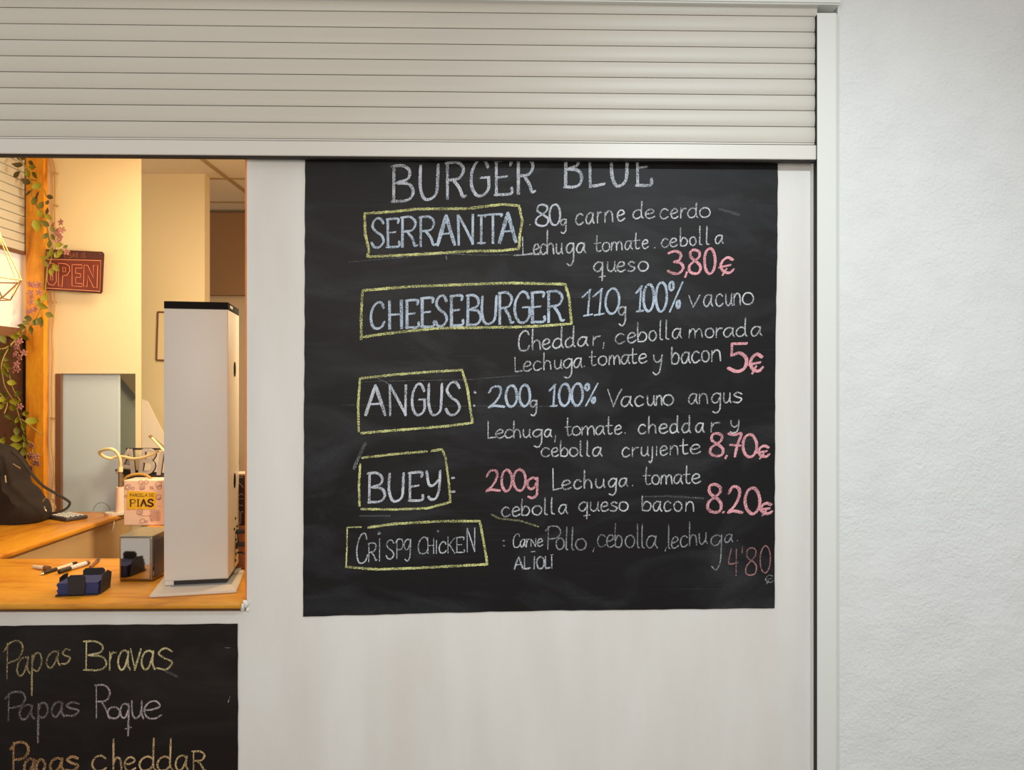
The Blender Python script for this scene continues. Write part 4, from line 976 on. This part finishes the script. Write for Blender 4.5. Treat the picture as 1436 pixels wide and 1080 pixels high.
# ================================================================== WHITE TOWER
tw = thing('white_tower_device', 'tall white upright appliance with black top band on the counter', 'appliance')
ra = math.radians(10.5)
f0 = Vector((PZ(229.5, 816, 1.052).x, PZ(229.5, 816, 1.052).y, 0))
ux = Vector((math.cos(ra), math.sin(ra), 0)); uy = Vector((-math.sin(ra), math.cos(ra), 0))
TW, TD = .171, .20
ztop = 1.834
def tb(nm, a0, a1, b0, b1, z0, z1, mat, bev=0, parent=None, seg=2, smooth=False):
    bm = B(); bx(bm, a0, a1, b0, b1, z0, z1, bev, seg=seg)
    bmesh.ops.rotate(bm, verts=bm.verts, cent=(0, 0, 0), matrix=Matrix.Rotation(ra, 3, 'Z')); bmesh.ops.translate(bm, verts=bm.verts, vec=f0)
    return link(nm, bm, mat, parent or tw, smooth=smooth)
tb('housing', 0, TW, 0, TD, 1.052, ztop-.020, m_tower, .004, seg=3, smooth=True)
tb('top_band', .0005, TW-.0005, .0005, TD-.0005, ztop-.0205, ztop, m_soft, .001)
tb('foot', .028, TW-.004, .006, TD-.01, 1.040, 1.053, m_dark)
tb('corner_foot', .002, .026, .002, .05, 1.040, 1.053, m_tower, .002)
tb('base_recess', .02, TW+.01, -.012, TD-.01, 1.0385, 1.0405, m_grey)
bp_ = []
for q in ((209.5, 836), (332, 829), (341, 805)): bp_.append(PZ(q[0], q[1], 1.036))
fourth = bp_[0]+(bp_[2]-bp_[1])*1.0; 
bm = B(); prism(bm, [Vector((p.x, p.y, 1.031)) for p in (bp_[0], bp_[1], bp_[2]+Vector((-.01, .04, 0)), fourth+Vector((-.01, .04, 0)))], Vector((0, 0, .008)))
bmesh.ops.bevel(bm, geom=list(bm.edges), offset=.002, segments=2, affect='EDGES'); link('base_plate', bm, m_white, tw)
def side_disc(nm, b, z, rb_, rz, mat, th=.002):
    bm = B(); bmesh.ops.create_cone(bm, cap_ends=True, segments=20, radius1=1, radius2=1, depth=1, matrix=Matrix.Translation((TW+th/2, b, z)) @ Matrix.Diagonal((th, rb_, rz, 1)) @ Matrix.Rotation(PI/2, 4, 'Y'))
    bmesh.ops.rotate(bm, verts=bm.verts, cent=(0, 0, 0), matrix=Matrix.Rotation(ra, 3, 'Z')); bmesh.ops.translate(bm, verts=bm.verts, vec=f0); return link(nm, bm, mat, tw)
def zat(py, b): # height of a pixel row on the side at depth b
    p = f0+ux*TW+uy*b; return CAM.z-(py-540)/FPX*((p-CAM).dot(_R @ Vector((0, 0, -1))))
side_disc('side_grip', .11, zat(518, .11), .015, .022, m_soft); side_disc('side_grip', .11, zat(674, .11), .015, .022, m_soft)
tb('top_badge', TW-.0006, TW+.0006, .03, .075, ztop-.014, ztop-.006, m_key)
for py, b in ((738, .15), (757, .13), (768, .13), (777, .13), (786, .12), (727, .12), (742, .10)):
    side_disc('side_button', b, zat(py, b), .004, .004, m_dark, .003)
for py in (745.5, 763.5):
    zz = zat(py, .14); tb('plug', TW, TW+.035, .13, .148, zz-.006, zz+.006, m_dark, .002)
zz = zat(775, .14)
e0 = f0+ux*(TW+.004)+uy*.14; e0.z = zz
bm = B(); tube(bm, [e0, e0+Vector((.02, .0, -.002)), e0+Vector((.045, .005, -.018)), e0+Vector((.06, .01, -.040)), e0+Vector((.05, .015, -.06))], .0032, 8); link('power_cable', bm, m_dark, tw, smooth=True)
bm = B(); e1 = e0+Vector((0, 0, .012)); tube(bm, [e1, e1+Vector((.004, -.006, .02)), e1+Vector((.002, -.004, .045))], .0022, 6); link('power_cable', bm, m_dark, tw)

# ================================================================== NAPKIN DISPENSER
nd = thing('napkin_dispenser', 'shiny chrome napkin dispenser on the counter left of the white tower', 'dispenser')
n0 = PZ(166.5, 816, ZC); nx1 = PZ(216, 815, ZC).x; nz = PY(190, 752.5, n0.y).z
NL = .145
def nb(nm, a0, a1, b0, b1, z0, z1, mat, bev=0, seg=3):
    bm = B(); bx(bm, a0, a1, b0, b1, z0, z1, bev, seg=seg); o = link(nm, bm, mat, nd, smooth=bool(bev)); return o
nb('dispenser_body', n0.x, nx1, n0.y, n0.y+NL, ZC, nz, m_chromed, .006)
nb('front_plate', n0.x+.006, nx1-.008, n0.y-.0015, n0.y+.002, ZC+.008, nz-.005, m_chrome, .001, 1)
nb('side_recess', nx1-.002, nx1+.0012, n0.y+.010, n0.y+NL-.010, ZC+.010, nz-.012, m_bluedark, .001, 1)
nb('top_lip', n0.x+.001, nx1-.001, n0.y+.001, n0.y+NL-.004, nz-.001, nz+.0015, m_steel, .0007, 1)

# ================================================================== NAPKIN CADDY
cy = thing('napkin_caddy', 'black card napkin holder with four upright flaps on the counter', 'caddy')
k0 = PZ(78, 837, ZC); k1 = PZ(138, 834.5, ZC); k2 = PZ(152, 822, ZC)
uu = (k1-k0); uu.z = 0; LK = uu.length; uu.normalize(); vv = Vector((-uu.y, uu.x, 0)); DK = (k2-k1).dot(vv)
DK = max(.09, DK)
def KP(a, b, z): return k0+uu*a+vv*b+Vector((0, 0, z))
def flap(nm, pts, n_, mat=m_card, th=.002):
    bm = B(); prism(bm, [KP(*p) for p in pts], n_*th); return link(nm, bm, mat, cy)
flap('tray', [(0, 0, .001), (LK, 0, .001), (LK, DK, .001), (0, DK, .001)], Vector((0, 0, 1)), th=.003)
flap('flap', [(.034, -.001, 0), (.072, -.001, 0), (.076, -.001, .050), (.070, -.001, .057), (.038, -.001, .057), (.030, -.001, .050)], -vv)
flap('flap', [(.034, DK, 0), (LK-.018, DK, 0), (LK-.016, DK+.004, .046), (LK-.022, DK+.004, .052), (.040, DK+.004, .052), (.033, DK+.004, .046)], vv)
flap('flap', [(-.001, .025, 0), (-.001, DK-.02, 0), (.006, DK-.026, .048), (.005, .045, .050), (.0, .03, .044)], -uu)
flap('flap', [(LK+.001, .006, 0), (LK+.001, DK-.012, 0), (LK+.006, DK-.015, .044), (LK+.004, .055, .055), (LK+.002, .02, .050)], uu)
flap('tray_edge', [(0, -.001, 0), (LK, -.001, 0), (LK, -.001, .004), (0, -.001, .004)], -vv)
bm = B()
stk = []
for i in range(9):
    o_ = random.uniform(-.0015, .0015); z_ = .0045+i*.0034
    bm2 = [KP(.003+o_, .002+o_, z_), KP(LK-.002+o_, .002, z_), KP(LK-.002, DK-.004, z_), KP(.003+o_, DK-.004, z_)]
    prism(bm, bm2, Vector((0, 0, .0028)))
thing('blue_napkin_stack', 'small stack of blue paper napkins inside the black card holder', 'napkins', mesh=link('blue_napkin_stack', bm, m_bluepaper))

# ================================================================== PENS
def pen(name, label, a, b, r, parts):
    t = thing(name, label, 'pen', 'pens lying on the serving counter')
    A_, B_ = PZ(a[0], a[1], ZC+r), PZ(b[0], b[1], ZC+r)
    for nm, t0, t1, r0, r1, mt in parts:
        bm = B(); p, q = A_.lerp(B_, t0), A_.lerp(B_, t1); p.z = q.z = ZC+max(r0, r1)+.0003
        tube(bm, [p, q], lambda s, r0=r0, r1=r1: r0+(r1-r0)*s, 10, smooth=False); link(nm, bm, mt, t, smooth=True)
    return t
pen('pen_cap', 'short pale pen cap lying leftmost among the pens on the counter', (47, 794.5), (69, 798), .006, [('cap_body', 0, .72, .0045, .006, m_white), ('cap_end', .72, 1, .0075, .0075, m_framebrown)])
pen('ballpoint_pen', 'black and silver pen with its tip pointing left toward the hatch edge', (57, 805.5), (107, 789.5), .005, [('tip', 0, .07, .001, .004, m_steel), ('grip', .07, .42, .0048, .0055, m_dark), ('barrel', .42, .86, .005, .005, m_white), ('button_end', .86, 1, .0052, .0045, m_dark)])
pen('marker_pen', 'thick white marker with black ends between ballpoint and black caddy', (83, 802), (124, 789.5), .007, [('cap', 0, .36, .0068, .0068, m_dark), ('barrel', .36, .9, .0066, .0075, m_key), ('end_plug', .9, 1, .0078, .007, m_framebrown)])
pen('brown_stick_pen', 'short brown pen lying behind the black caddy', (127, 796), (138, 785.5), .0045, [('barrel', 0, .8, .0045, .0048, m_framebrown), ('end_plug', .8, 1, .0055, .005, m_calc)])

# ================================================================== DARK PRINT SEEN RIGHT OF THE TOWER
dp = thing('line_art_box', 'dark box with pale line drawing glimpsed between tower and hatch edge', 'box')
yd = .345
d0, d1 = PY(324, 700, yd), PY(352, 700, yd); zt0 = PY(335, 667, yd).z; zt1 = PY(335, 737, yd).z
bm = B(); bx(bm, d0.x, d1.x, yd, yd+.06, zt1, zt0, .002); link('print_panel', bm, m_poster, dp)
bm = B(); bx(bm, d0.x, d1.x, yd, yd+.06, ZC-.02+.02, zt1, .002); link('lower_panel', bm, M('terracotta_panel', (176, 120, 90), .7), dp)
bm = B(); bx(bm, d0.x-.002, d1.x+.002, yd-.002, yd+.062, zt0, zt0+.006, .001); link('box_lid', bm, m_line, dp)
def DP(x, y): return PY(315+x/5.4, 620+y/5.4, yd-.001)
for pts in (((76, 265), (140, 266)), ((78, 300), (105, 305), (125, 325), (140, 345)), ((80, 400), (95, 388), (110, 405), (125, 390), (140, 402)), ((76, 430), (140, 430)), ((76, 480), (140, 480)), ((78, 600), (85, 570), (95, 600), (100, 520), (112, 530), (110, 620), (122, 600), (124, 530), (140, 530)), ((90, 360), (97, 366))):
    bm = B(); strip(bm, [DP(*p) for p in pts], .0024 if len(pts) == 2 else .002, NRM, sub=4); link('pale_line', bm, m_line, dp)
bm = B(); p = PY(329, 648, 1.6); q = PY(333.5, 648, 3.05)
bmesh.ops.create_cone(bm, cap_ends=True, segments=24, radius1=.12, radius2=.12, depth=.02, matrix=Matrix.Translation((q.x-.12, 3.069, q.z)) @ Matrix.Rotation(PI/2, 4, 'X'))
pl = thing('round_brown_plate', 'brown round rim peeking out right of the white tower', 'plate', mesh=link('round_brown_plate', bm, m_framebrown))

# ------------------------------------------------------------------ origins: put every object's origin at its own geometry
def corners(o):
    out = [o.matrix_basis @ v.co for v in o.data.vertices] if o.type == 'MESH' else []
    for c in o.children: out += corners(c)
    return out
kids = lambda o: list(o.children)
for root in [o for o in C.objects if o.parent is None and o.type in ('MESH', 'EMPTY')]:
    cs = corners(root)
    if not cs: continue
    lo = Vector([min(c[i] for c in cs) for i in range(3)]); hi = Vector([max(c[i] for c in cs) for i in range(3)])
    base = Vector(((lo.x+hi.x)/2, (lo.y+hi.y)/2, lo.z))
    if root.type == 'MESH': root.data.transform(Matrix.Translation(-base))
    root.location = base
    def settle(par, origin):
        for c in kids(par):
            if c.get('own'):
                c.location = c.location-origin; del c['own']; continue
            vs = [v.co for v in c.data.vertices]
            m = Vector([(min(v[i] for v in vs)+max(v[i] for v in vs))/2 for i in range(3)])
            c.data.transform(Matrix.Translation(-m)); c.location = m-origin
            settle(c, m)
    settle(root, base)
